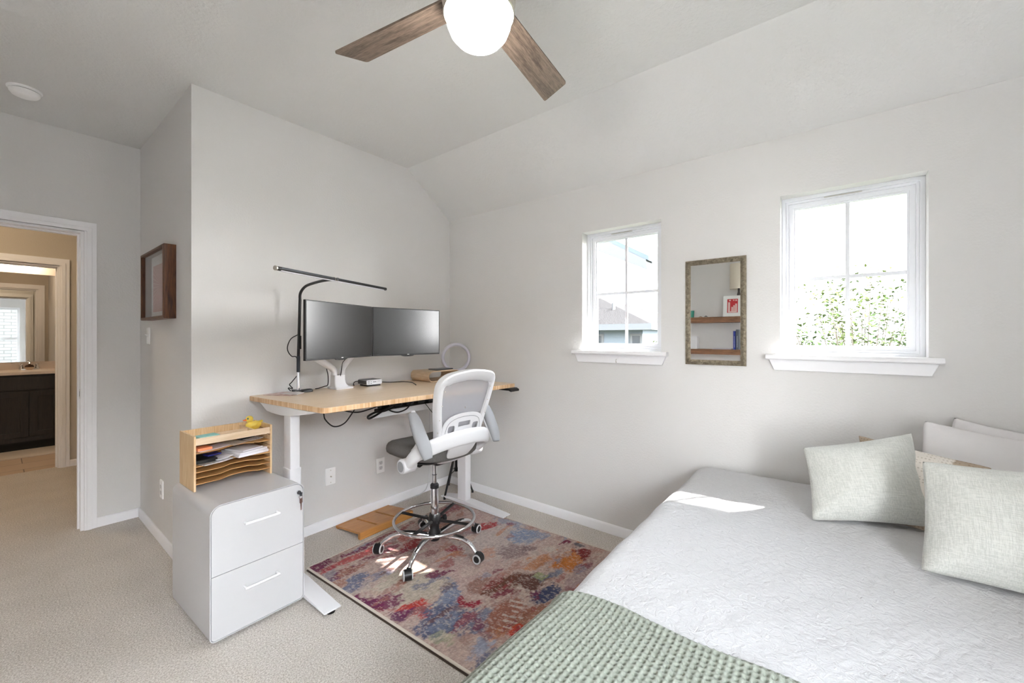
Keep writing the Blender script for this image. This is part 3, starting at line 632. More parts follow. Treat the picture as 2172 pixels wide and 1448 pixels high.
for k, (cx, e) in enumerate(((-1.166, [(-1.166, -.13, 1.092), (-1.182, -.131, 1.115), (-1.235, -.137, 1.148), (-1.310, -.16, 1.190), (-1.345, -.20, 1.24)]), (-1.110, [(-1.110, -.13, 1.095), (-1.103, -.133, 1.120), (-1.070, -.155, 1.175), (-1.02, -.20, 1.25), (-.99, -.23, 1.30)]))):
    MB().cyl((cx, -.13, ZD + .092), (cx, -.13, 1.108), .0195).build('post', M_white, **A_)
    MB().sweep(e, [.019, .022, .024, .023, .020], [.019, .020, .020, .018, .016], seg=16, up=(0, 0, 1), power=2.8).build('upper_arm', M_white, **A_)
    m_ = (mL, mR)[k]; rz = m_.rotation_euler[2]; c = Vector(m_.location) + Vector((-math.sin(rz), math.cos(rz), 0)) * .062; c.z = 1.35
    MB().sweep([e[-1], ((e[-1][0] + c.x) / 2, (e[-1][1] + c.y) / 2 + .02, 1.335), (c.x, c.y, 1.35)], .014, .020, seg=12).build('forearm', M_white, **A_)
    MB().box(-.05, .05, .048, .064, 1.30 - 1.196, 1.40 - 1.196).build('mounting_plate', M_white, m_, smooth=False, bevel=.003)
cable('monitor_cable', 'black cable dropping from left monitor behind the arm', [(-1.25, -.42, 1.30), (-1.235, -.40, 1.20), (-1.20, -.30, 1.16), (-1.150, -.20, 1.13), (-1.138, -.168, 1.09), (-1.142, -.155, 1.03), (-1.145, -.12, ZD + .094)][:6], .003)
cable('arm_cable', 'short black cable curving out behind the left arm post', [(-1.20, -.09, 1.135), (-1.195, -.085, 1.11), (-1.185, -.085, 1.06), (-1.182, -.075, 1.0), (-1.205, -.070, .990), (-1.24, -.065, .981), (-1.26, -.06, .979)], .003)

lamp = thing('desk_lamp', 'black clamp desk lamp with long light bar above the monitors', 'lamp', (-1.38, -.10, ZD))
Lk = dict(parent=lamp, world=True)
px_, py_ = -1.385, -.098
MB().box(px_ - .022, px_ + .022, py_ - .03, py_ + .045, ZD, ZD + .012).box(px_ - .02, px_ + .02, py_ + .040, py_ + .052, ZD - .06, ZD + .012).build('clamp', M_black, bevel=.003, **Lk)
MB().loft([[(px_ + .03 + x, py_ - .045 + y, ZD + z) for x, y in rr(-.035 * a, .035 * a, -.02 * a, .02 * a, .012 * a)] for z, a in ((0, 1), (.012, 1), (.018, .8))]).build('control_dial', M_black, **Lk)
MB().cyl((px_, py_, ZD + .01), (px_, py_, 1.10), .0095).build('lower_pole', M_chrome, **Lk)
MB().cyl((px_, py_, 1.10), (px_, py_, 1.20), .0105).build('pole_sleeve', M_dkmetal, **Lk)
MB().cyl((px_, py_, 1.20), (px_ + .010, py_, 1.56), .0088).build('upper_pole', M_black, **Lk)
MB().box(px_ - .006, px_ + .012, py_ - .016, py_ - .006, 1.245, 1.33).build('switch_pad', M_black, bevel=.002, **Lk)
MB().sweep(spline([(px_ + .010, py_, 1.55), (px_ + .012, py_ - .002, 1.60), (px_ + .022, py_ - .05, 1.640), (px_ + .032, py_ - .16, 1.656), (-1.350, -.38, 1.660), (-1.342, -.50, 1.657)], 8), .0085, seg=12, up=(1, 0, 0)).build('gooseneck', M_black, **Lk)
a_, b_ = Vector((-1.736, -.637, 1.656)), Vector((-.878, -.291, 1.657)); dd = (b_ - a_).normalized()
MB().cyl(a_ + dd * .006, b_, .0105).build('light_bar', M_black, **Lk)
sd_ = dd.cross(Vector((0, 0, 1)))
MB().sweep([a_ + dd * .03 - Vector((0, 0, .0085)), b_ - dd * .03 - Vector((0, 0, .0085))], .0075, .004, seg=8, power=4).build('diffuser', mat('lamp_diffuser', (214, 214, 222), .4), **Lk)
MB().sweep([a_ + dd * .03 + sd_ * .0092 + Vector((0, 0, .004)), b_ - dd * .03 + sd_ * .0092 + Vector((0, 0, .004))], .0022, .003, seg=8).build('bar_highlight', M_dkmetal, **Lk)  # thin metal strip added as the highlight running along the bar
mid = (a_ + b_) / 2; MB().cyl(mid - dd * .055, mid - dd * .03, .0125).build('bar_collar', M_nickel, **Lk); MB().cyl(a_, a_ + dd * .008, .0118).build('end_cap', M_nickel, **Lk)
cable('lamp_cable', 'black cable bulging in an arc beside the lamp pole', [(-1.384, -.085, 1.335), (-1.42, -.075, 1.31), (-1.438, -.07, 1.265), (-1.435, -.07, 1.23), (-1.415, -.075, 1.20), (-1.39, -.085, 1.19), (-1.375, -.08, 1.10), (-1.405, -.06, 1.04), (-1.42, -.055, 1.02), (-1.40, -.052, .995), (-1.428, -.055, 1.0), (-1.415, -.06, .98)], .003)
pp = MB().holed([(-1.585, -.09), (-1.44, -.06), (-1.40, -.20), (-1.50, -.25)], [], XY, ZD, ZD + .004).build('notepad', mat('pinkish_paper', (196, 164, 156), .7, vary=(30, (214, 196, 190), .4, .6)), smooth=False, top=True)
tag(pp, 'flat pinkish pad of paper lying left of the lamp clamp', 'notepad')
pp = MB().holed([(-1.51, -.135), (-1.40, -.115), (-1.395, -.20), (-1.47, -.27)], [], XY, ZD + .0042, ZD + .007).build('paper_slip', mat('grey_paper', (206, 200, 198), .7), smooth=False, top=True)
tag(pp, 'pale paper slip on top of the pinkish pad', 'paper')
dk = thing('docking_station', 'small silver docking station with ports on the desk', 'docking station', (-.91, -.15, ZD), R(-1))
MB().prism(rr(-.060, .060, .012, .045, .005), XZ, -.055, .055).build('dock_body', mat('silver_shell', (206, 208, 212), .3, .35), dk)
MB().box(-.058, .058, -.053, .055, .0452, .0462).build('dock_lid', mat('dark_shell', (72, 74, 78), .4), dk, smooth=False, bevel=.0004)
MB().box(-.0612, -.0602, -.052, .055, .016, .042).build('dock_side', MATS['dark_shell'], dk, smooth=False)
MB().box(-.05, .055, -.048, .05, 0, .012).build('dock_stand', M_black, dk, smooth=False, bevel=.002)
for x, z, w_ in ((-.043, .033, .006), (-.043, .021, .004), (-.025, .034, .003), (-.025, .022, .004), (.002, .031, .013), (.028, .032, .0012), (.037, .033, .002)):
    MB().box(x - w_, x + w_, -.0556, -.0548, z - .0018, z + .0018).build('port', M_black if w_ > .0015 else MATS['dark_shell'], dk, smooth=False)
cable('dock_cable', 'thin black cable trailing right from the dock across the desk', [(-.84, -.12, ZD + .02), (-.80, -.11, ZD + .014), (-.72, -.13, ZD + .006), (-.66, -.20, ZD + .010), (-.665, -.30, ZD + .012), (-.690, -.37, ZD + .008), (-.700, -.40, ZD + .003)], .0032)
cable('dock_side_cable', 'short black cable curling down at the left side of the dock', [(-.95, -.09, ZD + .03), (-.985, -.09, ZD + .032), (-1.005, -.095, ZD + .02), (-1.005, -.10, ZD + .006), (-.99, -.07, ZD + .003), (-.98, -.045, ZD + .003)], .003)
# bentwood stand and the device on it
bs = thing('bentwood_stand', 'small pale bentwood stand at the right of the desk', 'stand', (-.36, -.22, ZD), R(-4))
MB().holed(rr(-.155, .155, 0, .082, .036, 8), [rr(-.149, .149, .006, .076, .031, 8)], XZ, -.12, .12).build('bent_shell', wood('pale_birch', (214, 190, 160), (196, 168, 136), 'Y', 10, .45, 10), bs)
dv = MB().prism(rr(-.405, -.23, -.29, -.18, .008), XY, ZD + .0825, ZD + .092).build('small_tablet', mat('slate_device', (96, 98, 102), .35), top=True, bevel=.001)
tag(dv, 'thin dark grey device lying on the bentwood stand', 'tablet')

# ring light on tripod
rl = thing('ring_light', 'white ring light on black tripod in the corner behind the desk', 'ring light', (-.112, -.20, 0))
cx, cy = -.112, -.20; vd = Vector((cam.location.x - cx, cam.location.y - cy, 0)).normalized(); vd = (vd + Vector((.05, -.25, 0))).normalized(); rx_ = Vector((-vd.y, vd.x, 0))
MB().torus((cx, cy, 1.145), .113, .0135, 64, 12, rx_, (0, 0, 1)).build('ring', mat('frosted_ring', (204, 203, 216), .4), rl, world=True)
MB().torus(Vector((cx, cy, 1.145)) - vd * .006, .113, .0150, 64, 12, rx_, (0, 0, 1)).build('ring_back', M_plastic, rl, world=True)
MB().cyl((cx, cy, 1.0), (cx, cy, 1.024), .008).cyl((cx, cy, 1.016), (cx, cy, 1.034), .012).build('ring_mount', M_black, rl, world=True)
MB().cyl((cx, cy, .20), (cx, cy, 1.0), .006).cyl((cx, cy, .18), (cx, cy, .62), .010).build('centre_column', M_black, rl, world=True)
MB().cyl((cx, cy, .30), (cx, cy, .36), .020).build('upper_collar', M_black, rl, world=True); MB().cyl((cx, cy, .17), (cx, cy, .20), .016).build('lower_collar', M_black, rl, world=True)
for (fx, fy) in ((-.302, -.262), (-.060, -.050), (-.050, -.335)):
    d = Vector((fx - cx, fy - cy, 0)).normalized()
    MB().sweep([(cx + d.x * .018, cy + d.y * .018, .34), (fx, fy, .012)], .0085, .0055, seg=8, power=4).build('leg', M_black, rl, world=True)
    MB().sweep([(cx + d.x * .014, cy + d.y * .014, .185), (cx + (fx - cx) * .55, cy + (fy - cy) * .55, .17)], .0035, .0025, seg=8).build('leg_brace', M_black, rl, world=True)
    MB().cyl((fx, fy, 0), (fx, fy, .02), .010, .008, seg=12).build('foot_cap', M_black, rl, world=True)

# ------------------------------------------------------------ wall fittings
def plate(name, label, cat, pos, facing, kind):
    """facing '-y' on the desk wall, '-x' on the side wall"""
    t = thing(name, label, cat, pos, 0 if facing == '-y' else R(-90))
    MB().loft([[(x * a, y, z * a) for x, z in rr(-.0355, .0355, -.0575, .0575, .004, 3)] for y, a in ((0, 1), (-.004, 1), (-.0062, .95))]).build('cover_plate', M_bright, t, sharp=25)
    if kind == 'duplex':
        for z in (.0195, -.0195):
            f = MB().loft([[(x * a, y, z + q * a) for x, q in rr(-.0165, .0165, -.014, .014, .009, 4)] for y, a in ((-.005, 1), (-.0078, .97))]).build('receptacle', M_plastic, t)
            MB().box(-.0075, -.0055, -.0083, -.0076, z - .001, z + .007).box(.0055, .0075, -.0083, -.0076, z, z + .006).cyl((0, -.0083, z - .007), (0, -.0076, z - .007), .0025, seg=10).build('slot', M_black, f, smooth=False)
    elif kind == 'coax':
        MB().cyl((0, -.006, 0), (0, -.016, 0), .0045, seg=12).build('coax_jack', M_nickel, t)
        for z in (.042, -.042): MB().cyl((0, -.0060, z), (0, -.0072, z), .003, seg=10).build('screw', M_nickel, t)
    elif kind == 'toggle':
        MB().loft([[(sx_ * .005, y, z0), (sx_ * .005, y, z1)][::1] + [(-sx_ * .005, y, z1), (-sx_ * .005, y, z0)] for sx_, y, z0, z1 in ((1, -.005, -.010, .010), (1, -.013, .000, .010), (.8, -.021, .006, .012))]).build('toggle', M_bright, t, smooth=False)
    return t
plate('coax_outlet', 'white coax wall plate under the desk, left of the power outlet', 'outlet', (-1.125, 0, .352), '-y', 'coax')
plate('power_outlet', 'white duplex outlet on the wall just below the chair seat', 'outlet', (-.726, 0, .331), '-y', 'duplex')
plate('power_outlet', 'white outlet plate on the side wall behind the file cabinet', 'outlet', (XJ, .63, .345), '-x', 'duplex')
plate('light_switch', 'white toggle switch below the walnut shadow box', 'light switch', (XJ, .995, 1.330), '-x', 'toggle')
sbx = thing('shadow_box_frame', 'deep walnut shadow box with pink sunburst print on the side wall', 'picture frame', (XJ, .60, 1.645))
y0, y1, z0, z1 = .300, .895, 1.432, 1.868
fo = MB().holed(rect(y0, y1, z0, z1), [rect(y0 + .014, y1 - .014, z0 + .014, z1 - .014)], YZ, XJ - .058, XJ).build('frame', M_walnut, sbx, world=True, smooth=False, bevel=.001)
MB().holed(rect(y0 + .004, y1 - .004, z0 + .004, z1 - .004), [rect(y0 + .016, y1 - .016, z0 + .016, z1 - .016)], YZ, XJ - .061, XJ - .055).build('frame_lip', M_walnut, sbx, world=True, smooth=False)
MB().box(XJ - .006, XJ - .001, y0 + .014, y1 - .014, z0 + .014, z1 - .014).build('mat_board', mat('art_paper', (226, 228, 226), .8), sbx, world=True, smooth=False)
pk = MB().box(XJ - .0068, XJ - .0058, y0 + .05, y1 - .06, z0 + .055, z1 - .075).build('art_print', mat('dusty_pink', (196, 140, 134), .8), sbx, world=True, smooth=False)
for a in range(48):
    t = 2 * PI * a / 48; c = Vector((0, (y0 + y1) / 2, (z0 + z1) / 2 + .0)); d = Vector((0, math.cos(t), math.sin(t)))
    ly, lz = (y1 - y0 - .12) / 2, (z1 - z0 - .14) / 2; L = min(ly / max(abs(d.y), 1e-3), lz / max(abs(d.z), 1e-3)); n_ = Vector((0, -d.z, d.y))
    if a == 0: rays = MB()
    p = c + d * .06; q = c + d * L * .97; rays.add([(XJ - .0072, *(p + n_ * .0006).yz), (XJ - .0072, *(q + n_ * .0026).yz), (XJ - .0072, *(q - n_ * .0026).yz), (XJ - .0072, *(p - n_ * .0006).yz)], [(0, 1, 2, 3)])
rays.build('sunburst_lines', mat('ray_white', (224, 196, 190), .8), pk, world=True, smooth=False)
MB().box(XJ - .050, XJ - .048, y0 + .014, y1 - .014, z0 + .014, z1 - .014).build('glazing', M_glass, sbx, world=True, smooth=False)
smk = thing('smoke_detector', 'round white smoke detector on the ceiling near the doorway', 'smoke detector', (-2.474, .80, ZC))
MB().lathe([(.068, 0), (.068, -.006), (.062, -.011)]).build('mounting_base', M_bright, smk)
MB().lathe([(.056, -.010), (.056, -.016)]).build('vent_gap', M_dkmetal, smk)
MB().lathe([(.060, -.014), (.059, -.024), (.050, -.036), (.036, -.042), (.020, -.044), (.001, -.044)]).build('detector_cover', M_bright, smk)
MB().torus((0, 0, -.0425), .018, .0015, 24, 6).build('test_button', M_dkmetal, smk)

# wall mirror with ornate frame
def ornate_mirror():
    Y0, Y1, Z0, Z1 = -2.377, -2.057, 1.160, 1.772
    t = thing('wall_mirror', 'rectangular mirror in ornate pewter frame between the two windows', 'mirror', (0, (Y0 + Y1) / 2, Z0))
    fw_ = .029; mb = MB()
    def sidep(a, b, nrm, ina, inb):
        # a->b outer corners, mitred; relief scrolls
        n = 340; m_ = 12; base = len(mb.v)
        a = Vector(a); b = Vector(b); ina = Vector(ina); inb = Vector(inb); L = (b - a).length
        def f(i, j):
            u, v = i, j; p = (a * (1 - u) + b * u) * (1 - v) + (ina * (1 - u) + inb * u) * v
            s_ = u * L; prof = .010 + .009 * math.sin(PI * min(1, v * 1.02)) ** .6
            ph = s_ / .030; w1 = math.sin(2 * PI * ph + 3.2 * math.sin(PI * v)); r = .5 + .5 * math.cos(2 * PI * (ph * 1. + math.sin(v * 7) * .35))
            k = abs((ph % 1) - .5) * 2; sc = math.hypot((k - .5) * 1.6, (v - (.35 if int(ph) % 2 else .62)) * 2.2); ring_ = math.exp(-((sc - .42) / .12) ** 2) + .8 * math.exp(-(sc / .16) ** 2)
            hgt = prof + (.0070 * ring_ + .0020 * w1 * r) * math.sin(PI * v)
            return Vector((-hgt, p.x, p.y))
        mb.grid(f, n if L > .4 else 190, m_)
    o4 = [(Y0, Z0), (Y1, Z0), (Y1, Z1), (Y0, Z1)]; i4 = [(Y0 + fw_, Z0 + fw_), (Y1 - fw_, Z0 + fw_), (Y1 - fw_, Z1 - fw_), (Y0 + fw_, Z1 - fw_)]
    for k in range(4): sidep(o4[k], o4[(k + 1) % 4], None, i4[k], i4[(k + 1) % 4])
    m = mat('pewter_frame', (158, 148, 128), .42, .45, vary=(60, (132, 122, 104), .4, .6))
    mb.build('frame_moulding', m, t, world=True)
    MB().holed(rect(Y0, Y1, Z0, Z1), [rect(Y0 + fw_, Y1 - fw_, Z0 + fw_, Z1 - fw_)], YZ, -.0105, -.001).build('frame_back', m, t, world=True, smooth=False)
    MB().box(-.008, -.004, Y0 + fw_ - .004, Y1 - fw_ + .004, Z0 + fw_ - .004, Z1 - fw_ + .004).build('mirror_glass', mat('mirror_silver', (228, 230, 230), .01, 1.0), t, world=True, smooth=False)
ornate_mirror()
# ------------------------------------------------------------ shelves on the opposite wall (seen in the mirror)
for nm, z0, z1, lab in (('upper', 1.508, 1.580, 'upper thick pine floating shelf reflected in the wall mirror'), ('lower', 1.100, 1.166, 'lower thick pine floating shelf reflected in the wall mirror')):
    o = MB().box(XL, XL + .20, -2.15, -.85, z0, z1).build('floating_shelf', M_shelf, smooth=False, bevel=.003, top=True); tag(o, lab, 'shelf', 'pine floating shelves')
XS = XL + .09
o = MB().lathe([(.030, 1.580), (.036, 1.672), (.033, 1.672), (.028, 1.586)], (XS + .05, -1.245, 0)).build('green_cup', mat('teal_ceramic', (46, 132, 112), .3), top=True); tag(o, 'small teal green cup on the upper pine shelf', 'cup')
for k, (y, c, lab) in enumerate(((-1.36, (150, 104, 70), 'tiny brown figurine lying on the upper pine shelf'), (-1.425, (40, 44, 46), 'tiny dark plane-shaped trinket on the upper pine shelf'))):
    o = MB().sweep(spline([(XS + .05, y - .02, 1.584), (XS + .05, y, 1.590 + .006 * k), (XS + .05, y + .022, 1.585)], 4), lerps([.002, .005, .002], 9), seg=8, up=(1, 0, 0)).sweep([(XS + .03, y + .004, 1.588), (XS + .07, y - .004, 1.590)], .003, .0015, seg=8).build('trinket', mat('trinket_%s' % ('brown', 'dark')[k], c, .5), top=True); tag(o, lab, 'trinket')
pf = thing('framed_photo', 'white matted red print leaning on the upper pine shelf', 'picture', (XS + .03, -1.735, 1.580))
def lean(y, z, w_): return (XS + .082 - (z - 1.58) * .10 + w_, y, z)
MB().holed(rect(-1.835, -1.635, 1.582, 1.842), [], lambda u, v, w_: lean(u, v, w_), 0, .008).build('mat_board', MATS['art_paper'], pf, world=True, smooth=False)
rd = MB().holed(rect(-1.80, -1.68, 1.628, 1.80), [], lambda u, v, w_: lean(u, v, w_), .008, .009).build('red_print', mat('print_red', (188, 34, 44), .6), pf, world=True, smooth=False)
wp = MB()
for (a, b, c, d) in ((-1.79, -1.77, 1.64, 1.74), (-1.765, -1.750, 1.64, 1.72), (-1.712, -1.69, 1.64, 1.76), (-1.745, -1.728, 1.64, 1.70), (-1.79, -1.69, 1.632, 1.645), (-1.79, -1.77, 1.775, 1.79), (-1.76, -1.745, 1.778, 1.79), (-1.72, -1.70, 1.775, 1.79)):
    wp.holed(rect(a, b, c, d), [], lambda u, v, w_: lean(u, v, w_), .009, .0096)
wp.build('white_figures', MATS['ray_white'], rd, world=True, smooth=False)
tl = thing('table_lamp', 'table lamp with cream drum shade behind the red print', 'lamp', (XS + .015, -1.80, 1.580))
MB().lathe([(.04, 0), (.04, .012), (.014, .03), (.026, .12), (.028, .20), (.02, .28), (.012, .31), (.012, .40)]).build('lamp_base', mat('dark_ceramic', (66, 62, 60), .3), tl)
MB().lathe([(.102, .345), (.100, .66), (.098, .66), (.100, .347)], cap=False).build('lamp_shade', mat('cream_linen', (222, 214, 198), .9, bump=(400, .0008)), tl)
for k, (y, th, hh, c, lab) in enumerate(((-1.765, .026, .232, (28, 48, 140), 'blue hardback standing on the lower pine shelf'), (-1.797, .032, .250, (70, 76, 84), 'dark grey hardback beside the blue one on the lower shelf'))):
    b = thing('book', lab, 'book', (XS + .03, y, 1.166), 0, 'hardbacks on the lower shelf')
    MB().holed([(-th / 2, 0), (th / 2, 0), (th / 2, hh), (-th / 2, hh)], [], YZ, -.075, .075).build('cover', mat('cover_%s' % ('blue', 'grey')[k], c, .5), b, bevel=.002, smooth=False)
    MB().holed(rect(-th / 2 + .003, th / 2 - .003, .004, hh - .002), [], YZ, -.0765, .072).build('pages', mat('pages', (222, 216, 204), .9), b, smooth=False)
    st = MB()
    for i in range(9): st.box(.0752, .0757, -.003, .003, .03 + i * .016, .03 + i * .016 + .009)
    st.build('spine_title', mat('foil', (196, 200, 214), .4), b, smooth=False)
o = MB().box(XS - .06, XS + .06, -1.72, -1.50, 1.166, 1.176).build('flat_magazine', mat('lilac_cover', (206, 200, 214), .6), smooth=False, top=True); tag(o, 'thin pale magazine lying flat on the lower pine shelf', 'magazine')
o = MB().prism(rr(-1.315, -1.14, 1.166, 1.335, .012), YZ, XS - .04, XS + .06).build('white_box', M_plastic, top=True); tag(o, 'white rounded box at the left end of the lower pine shelf', 'box')

# ------------------------------------------------------------ file cabinet
CW, CDp, CH = .398, .500, .600
cab = thing('file_cabinet', 'glossy white two-drawer file cabinet with rounded corners on casters', 'file cabinet', (-1.824, -.430, 0), R(2.0))
y0 = -.255; y1 = y0 + CDp
zf0, zf1 = .018, CH
out = rr(-CW / 2, CW / 2, zf0, zf1, [.045, .045, .022, .022], 10); inn = rr(-CW / 2 + .0035, CW / 2 - .0035, zf0 + .0035, zf1 - .0035, [.042, .042, .019, .019], 10)
MB().holed(out, [inn], XZ, y0, y0 + .03).prism(out, XZ, y0 + .0285, y1).build('body', M_whiteg, cab, sharp=30)
MB().prism(rr(-CW / 2 + .003, CW / 2 - .003, zf0 + .003, zf1 - .003, [.042, .042, .019, .019], 10), XZ, y0 + .012, y0 + .0284).build('seam_backing', mat('seam_shadow', (150, 152, 166), .5), cab, smooth=False)
fx = CW / 2 - .0058; zs = .298
for nm, pl, zh in (('upper', rr(-fx, fx, zs + .0015, zf1 - .0058, [.040, .040, 0, 0], 8), .492), ('lower', rr(-fx, fx, zf0 + .0058, zs - .0015, [0, 0, .017, .017], 8), .205)):
    d = MB().prism(pl, XZ, y0 + .0005, y0 + .012).build('drawer', M_whiteg, cab, smooth=False)
    MB().sweep(spline([(-.068, y0, zh), (-.068, y0 - .022, zh), (-.060, y0 - .027, zh), (.060, y0 - .027, zh), (.068, y0 - .022, zh), (.068, y0, zh)], 5), .0045, .0058, seg=12).build('handle', M_white, d)
lk = MB().cyl((CW / 2 - .030, y0, .555), (CW / 2 - .030, y0 - .010, .555), .0095).build('lock', M_chrome, cab)
MB().box(CW / 2 - .032, CW / 2 - .028, y0 - .026, y0 - .008, .546, .564).cyl((CW / 2 - .030, y0 - .020, .548), (CW / 2 - .022, y0 - .026, .548), .009, seg=16).build('key', M_dkmetal, lk)
MB().prism([(-.007, .0), (.007, 0), (.007, -.02), (.003, -.024), (.003, -.055), (-.002, -.058), (-.003, -.024), (-.007, -.02)], lambda u, v, w_: (CW / 2 - .020 + u, w_, .522 + v), y0 - .010, y0 - .007).torus((CW / 2 - .022, y0 - .012, .532), .009, .0012, 20, 6, (1, 0, 0), (0, 0, 1)).build('hanging_key', M_chrome, lk)
for x in (-.15, .15):
    for y in (y0 + .05, y1 - .05):
        MB().cyl((x - .012, y, .014), (x + .012, y, .014), .014, seg=16).build('caster', mat('grey_rubber', (84, 88, 94), .5), cab)
# ------------------------------------------------------------ desktop organizer on the cabinet
org = thing('paper_organizer', 'bamboo paper organizer with wavy shelves on top of the file cabinet', 'organizer', (-1.838, -.322, CH), R(1.5))
OW, OD, OH = .170, .105, .258; e = .009
for sx_ in (-1, 1):
    MB().prism(rect(-OD, OD, 0, OH), YZ, sx_ * OW - (e if sx_ > 0 else 0), sx_ * OW + (e if sx_ < 0 else 0)).build('side_panel', M_bambooz, org, smooth=False, bevel=.0012)
MB().box(-OW + e, OW - e, OD - .008, OD - .001, .02, OH - .002).build('back_panel', M_bambooz, org, smooth=False)
MB().box(-OW + e, OW - e, -OD + .001, OD - .008, OH - .042, OH - .037).build('top_tray', M_bamboo, org, smooth=False)
MB().box(-OW + e, OW - e, -OD + .004, -OD + .012, OH - .045, OH - .012).box(OW * .52, OW * .52 + .006, -OD + .012, OD - .008, OH - .037, OH - .014).box(-OW * .35, OW * .52, -.012, -.005, OH - .037, OH - .016).build('tray_rail', M_bamboo, org, smooth=False, bevel=.001)
SZ = (.176, .112, .086, .058, .030)
def wavy(z):
    n = 24; f = []
    for i in range(n + 1):
        u = i / n; x = -OW + e + u * 2 * (OW - e); yy = -OD + .003 + .034 * sm((u - .28) / .22) * (1 - sm((u - .66) / .2)) * 1.0
        f.append((x, yy))
    return MB().holed(f + [(OW - e, OD - .008), (-OW + e, OD - .008)], [], XY, z, z + .0035)
for z in SZ: wavy(z).build('shelf', M_bamshelf, org, smooth=False)
gr = MB()
for z in (.205, .230, .150, .132): gr.box(OW - e - .0006, OW - e, -OD + .001, OD - .01, z, z + .0025)
gr.build('slot_groove', mat('groove', (112, 76, 44), .8), org, smooth=False)
oz = CH; rot = R(1.5)
def on_org(x, y): c, s_ = math.cos(rot), math.sin(rot); return (-1.838 + c * x - s_ * y, -.322 + s_ * x + c * y)
def sheet(name, label, cat, cx, cy, w_, d_, z, th, a, m, curl=0., group=None):
    X, Y = on_org(cx, cy); t_ = rot + R(a); c, s_ = math.cos(t_), math.sin(t_)
    n = 8; mb = MB()
    mb.loft([[(X + c * u - s_ * v, Y + s_ * u + c * v, oz + z + curl * (u / w_ * 2) ** 2 * (1 if u > 0 else .3) + h_) for v, h_ in ((-d_ / 2, 0), (d_ / 2, 0), (d_ / 2, th), (-d_ / 2, th))] for u in [-w_ / 2 + w_ * i / n for i in range(n + 1)]])
    o = mb.build(name, m, smooth=False, top=True); return tag(o, label, cat, group)
M_paper = mat('plain_paper', (226, 226, 232), .8); M_cream = mat('cream_paper', (222, 214, 202), .8, vary=(220, (190, 182, 172), .52, .62))
sheet('sticky_notes', 'pad of teal sticky notes on the organizer top tray', 'sticky notes', -.105, -.058, .085, .062, OH - .037 + .0005, .026, 6, mat('teal_paper', (150, 204, 196), .8))
sheet('orange_notes', 'small stack of orange sticky notes on the organizer first shelf', 'sticky notes', -.125, -.060, .060, .060, SZ[0] + .0065, .012, 8, mat('orange_paper', (240, 150, 104), .8))
sheet('folded_letter', 'pale folded letter under the orange notes', 'paper', -.090, -.050, .135, .085, SZ[0] + .004, .002, 14, mat('mauve_paper', (216, 204, 206), .8), .004)
sheet('printed_card', 'cream printed card in the middle of the first shelf', 'card', .018, -.018, .085, .11, SZ[0] + .0038, .001, 24, M_cream)
sheet('receipt_slip', 'small white slip with writing at the right of the first shelf', 'paper', .112, -.020, .075, .060, SZ[0] + .005, .0012, 16, mat('slip_paper', (232, 232, 236), .7, vary=(120, (120, 120, 130), .60, .66)), .003)
sheet('black_booklet', 'thin black booklet under the white slip', 'booklet', .100, .018, .085, .07, SZ[0] + .0038, .001, 6, mat('dark_blue_paper', (40, 46, 62), .4))
for k, (w_, d_, z, th, a, lab) in enumerate(((.150, .16, .004, .012, 8, 'thick white paper stack at the right of the second shelf'), (.145, .15, .0165, .010, 13, 'white envelopes lying on the thick paper stack'), (.11, .13, .027, .006, 18, 'topmost white envelopes on the second shelf'))):
    sheet('paper_stack', lab, 'papers', .078 - .004 * k, -.014, w_, d_, SZ[1] + z, th, a, M_paper)
sheet('black_pouch', 'black pouch at the left of the second shelf', 'pouch', -.112, -.020, .085, .13, SZ[1] + .010, .015, 0, M_black)
sheet('blue_pen_case', 'dark blue flat case on the black pouch', 'case', -.070, -.010, .06, .05, SZ[1] + .0255, .006, 10, mat('navy', (34, 42, 128), .4))
sheet('clear_sleeve', 'clear plastic sleeve of papers hanging over the second shelf edge', 'sleeve', -.080, -.068, .13, .085, SZ[1] + .0038, .004, 14, mat('sleeve_grey', (176, 166, 160), .3, vary=(60, (206, 204, 206), .4, .6)), .003)
sheet('white_notepad', 'curled white notepad page over the plastic sleeve', 'notepad', -.048, -.045, .085, .075, SZ[1] + .0110, .003, 22, M_paper, .006)
# rubber duck
dX, dY = on_org(.125, .02)
duck = thing('rubber_duck', 'yellow rubber duck with orange bill on the organizer tray', 'duck', (dX, dY, CH + OH - .037), R(176))
M_yel = mat('duck_yellow', (240, 214, 96), .38)
def blob(c, r, name, m, par, sq=None):
    mb = MB(); n = 16
    mb.loft([[(c[0] + r[0] * math.sin(a) * math.cos(b), c[1] + r[1] * math.sin(a) * math.sin(b), c[2] + r[2] * math.cos(a)) for b in [2 * PI * j / n for j in range(n)]] for a in [PI * (i + .02) / (n + .04) for i in range(n + 1)]])
    return mb.build(name, m, par, sharp=80)
pts = [(-.046, 0, .046), (-.036, 0, .034), (-.020, 0, .026), (0, 0, .024), (.020, 0, .026), (.030, 0, .024), (.034, 0, .023)]
MB().sweep(pts, [.003, .012, .022, .0255, .0225, .012, .003], [.004, .014, .022, .024, .022, .012, .003], seg=18, up=(0, 0, 1)).build('body', M_yel, duck, sharp=80)
hd = blob((.016, 0, .060), (.018, .017, .018), 'head', M_yel, duck)
MB().sweep([(.030, 0, .058), (.038, 0, .056), (.046, 0, .057)], [.009, .010, .004], [.006, .004, .0025], seg=12).build('bill', mat('duck_orange', (244, 120, 40), .4), hd)
for s_ in (-1, 1): blob((.026, s_ * .012, .065), (.004, .004, .005), 'eye', mat('duck_eye', (60, 130, 130), .3), hd)
for s_ in (-1, 1): MB().sweep([(.012, s_ * .022, .028), (-.006, s_ * .026, .032), (-.024, s_ * .022, .040)], [.004, .006, .001], [.009, .011, .002], seg=10).build('wing', M_yel, duck, sharp=80)

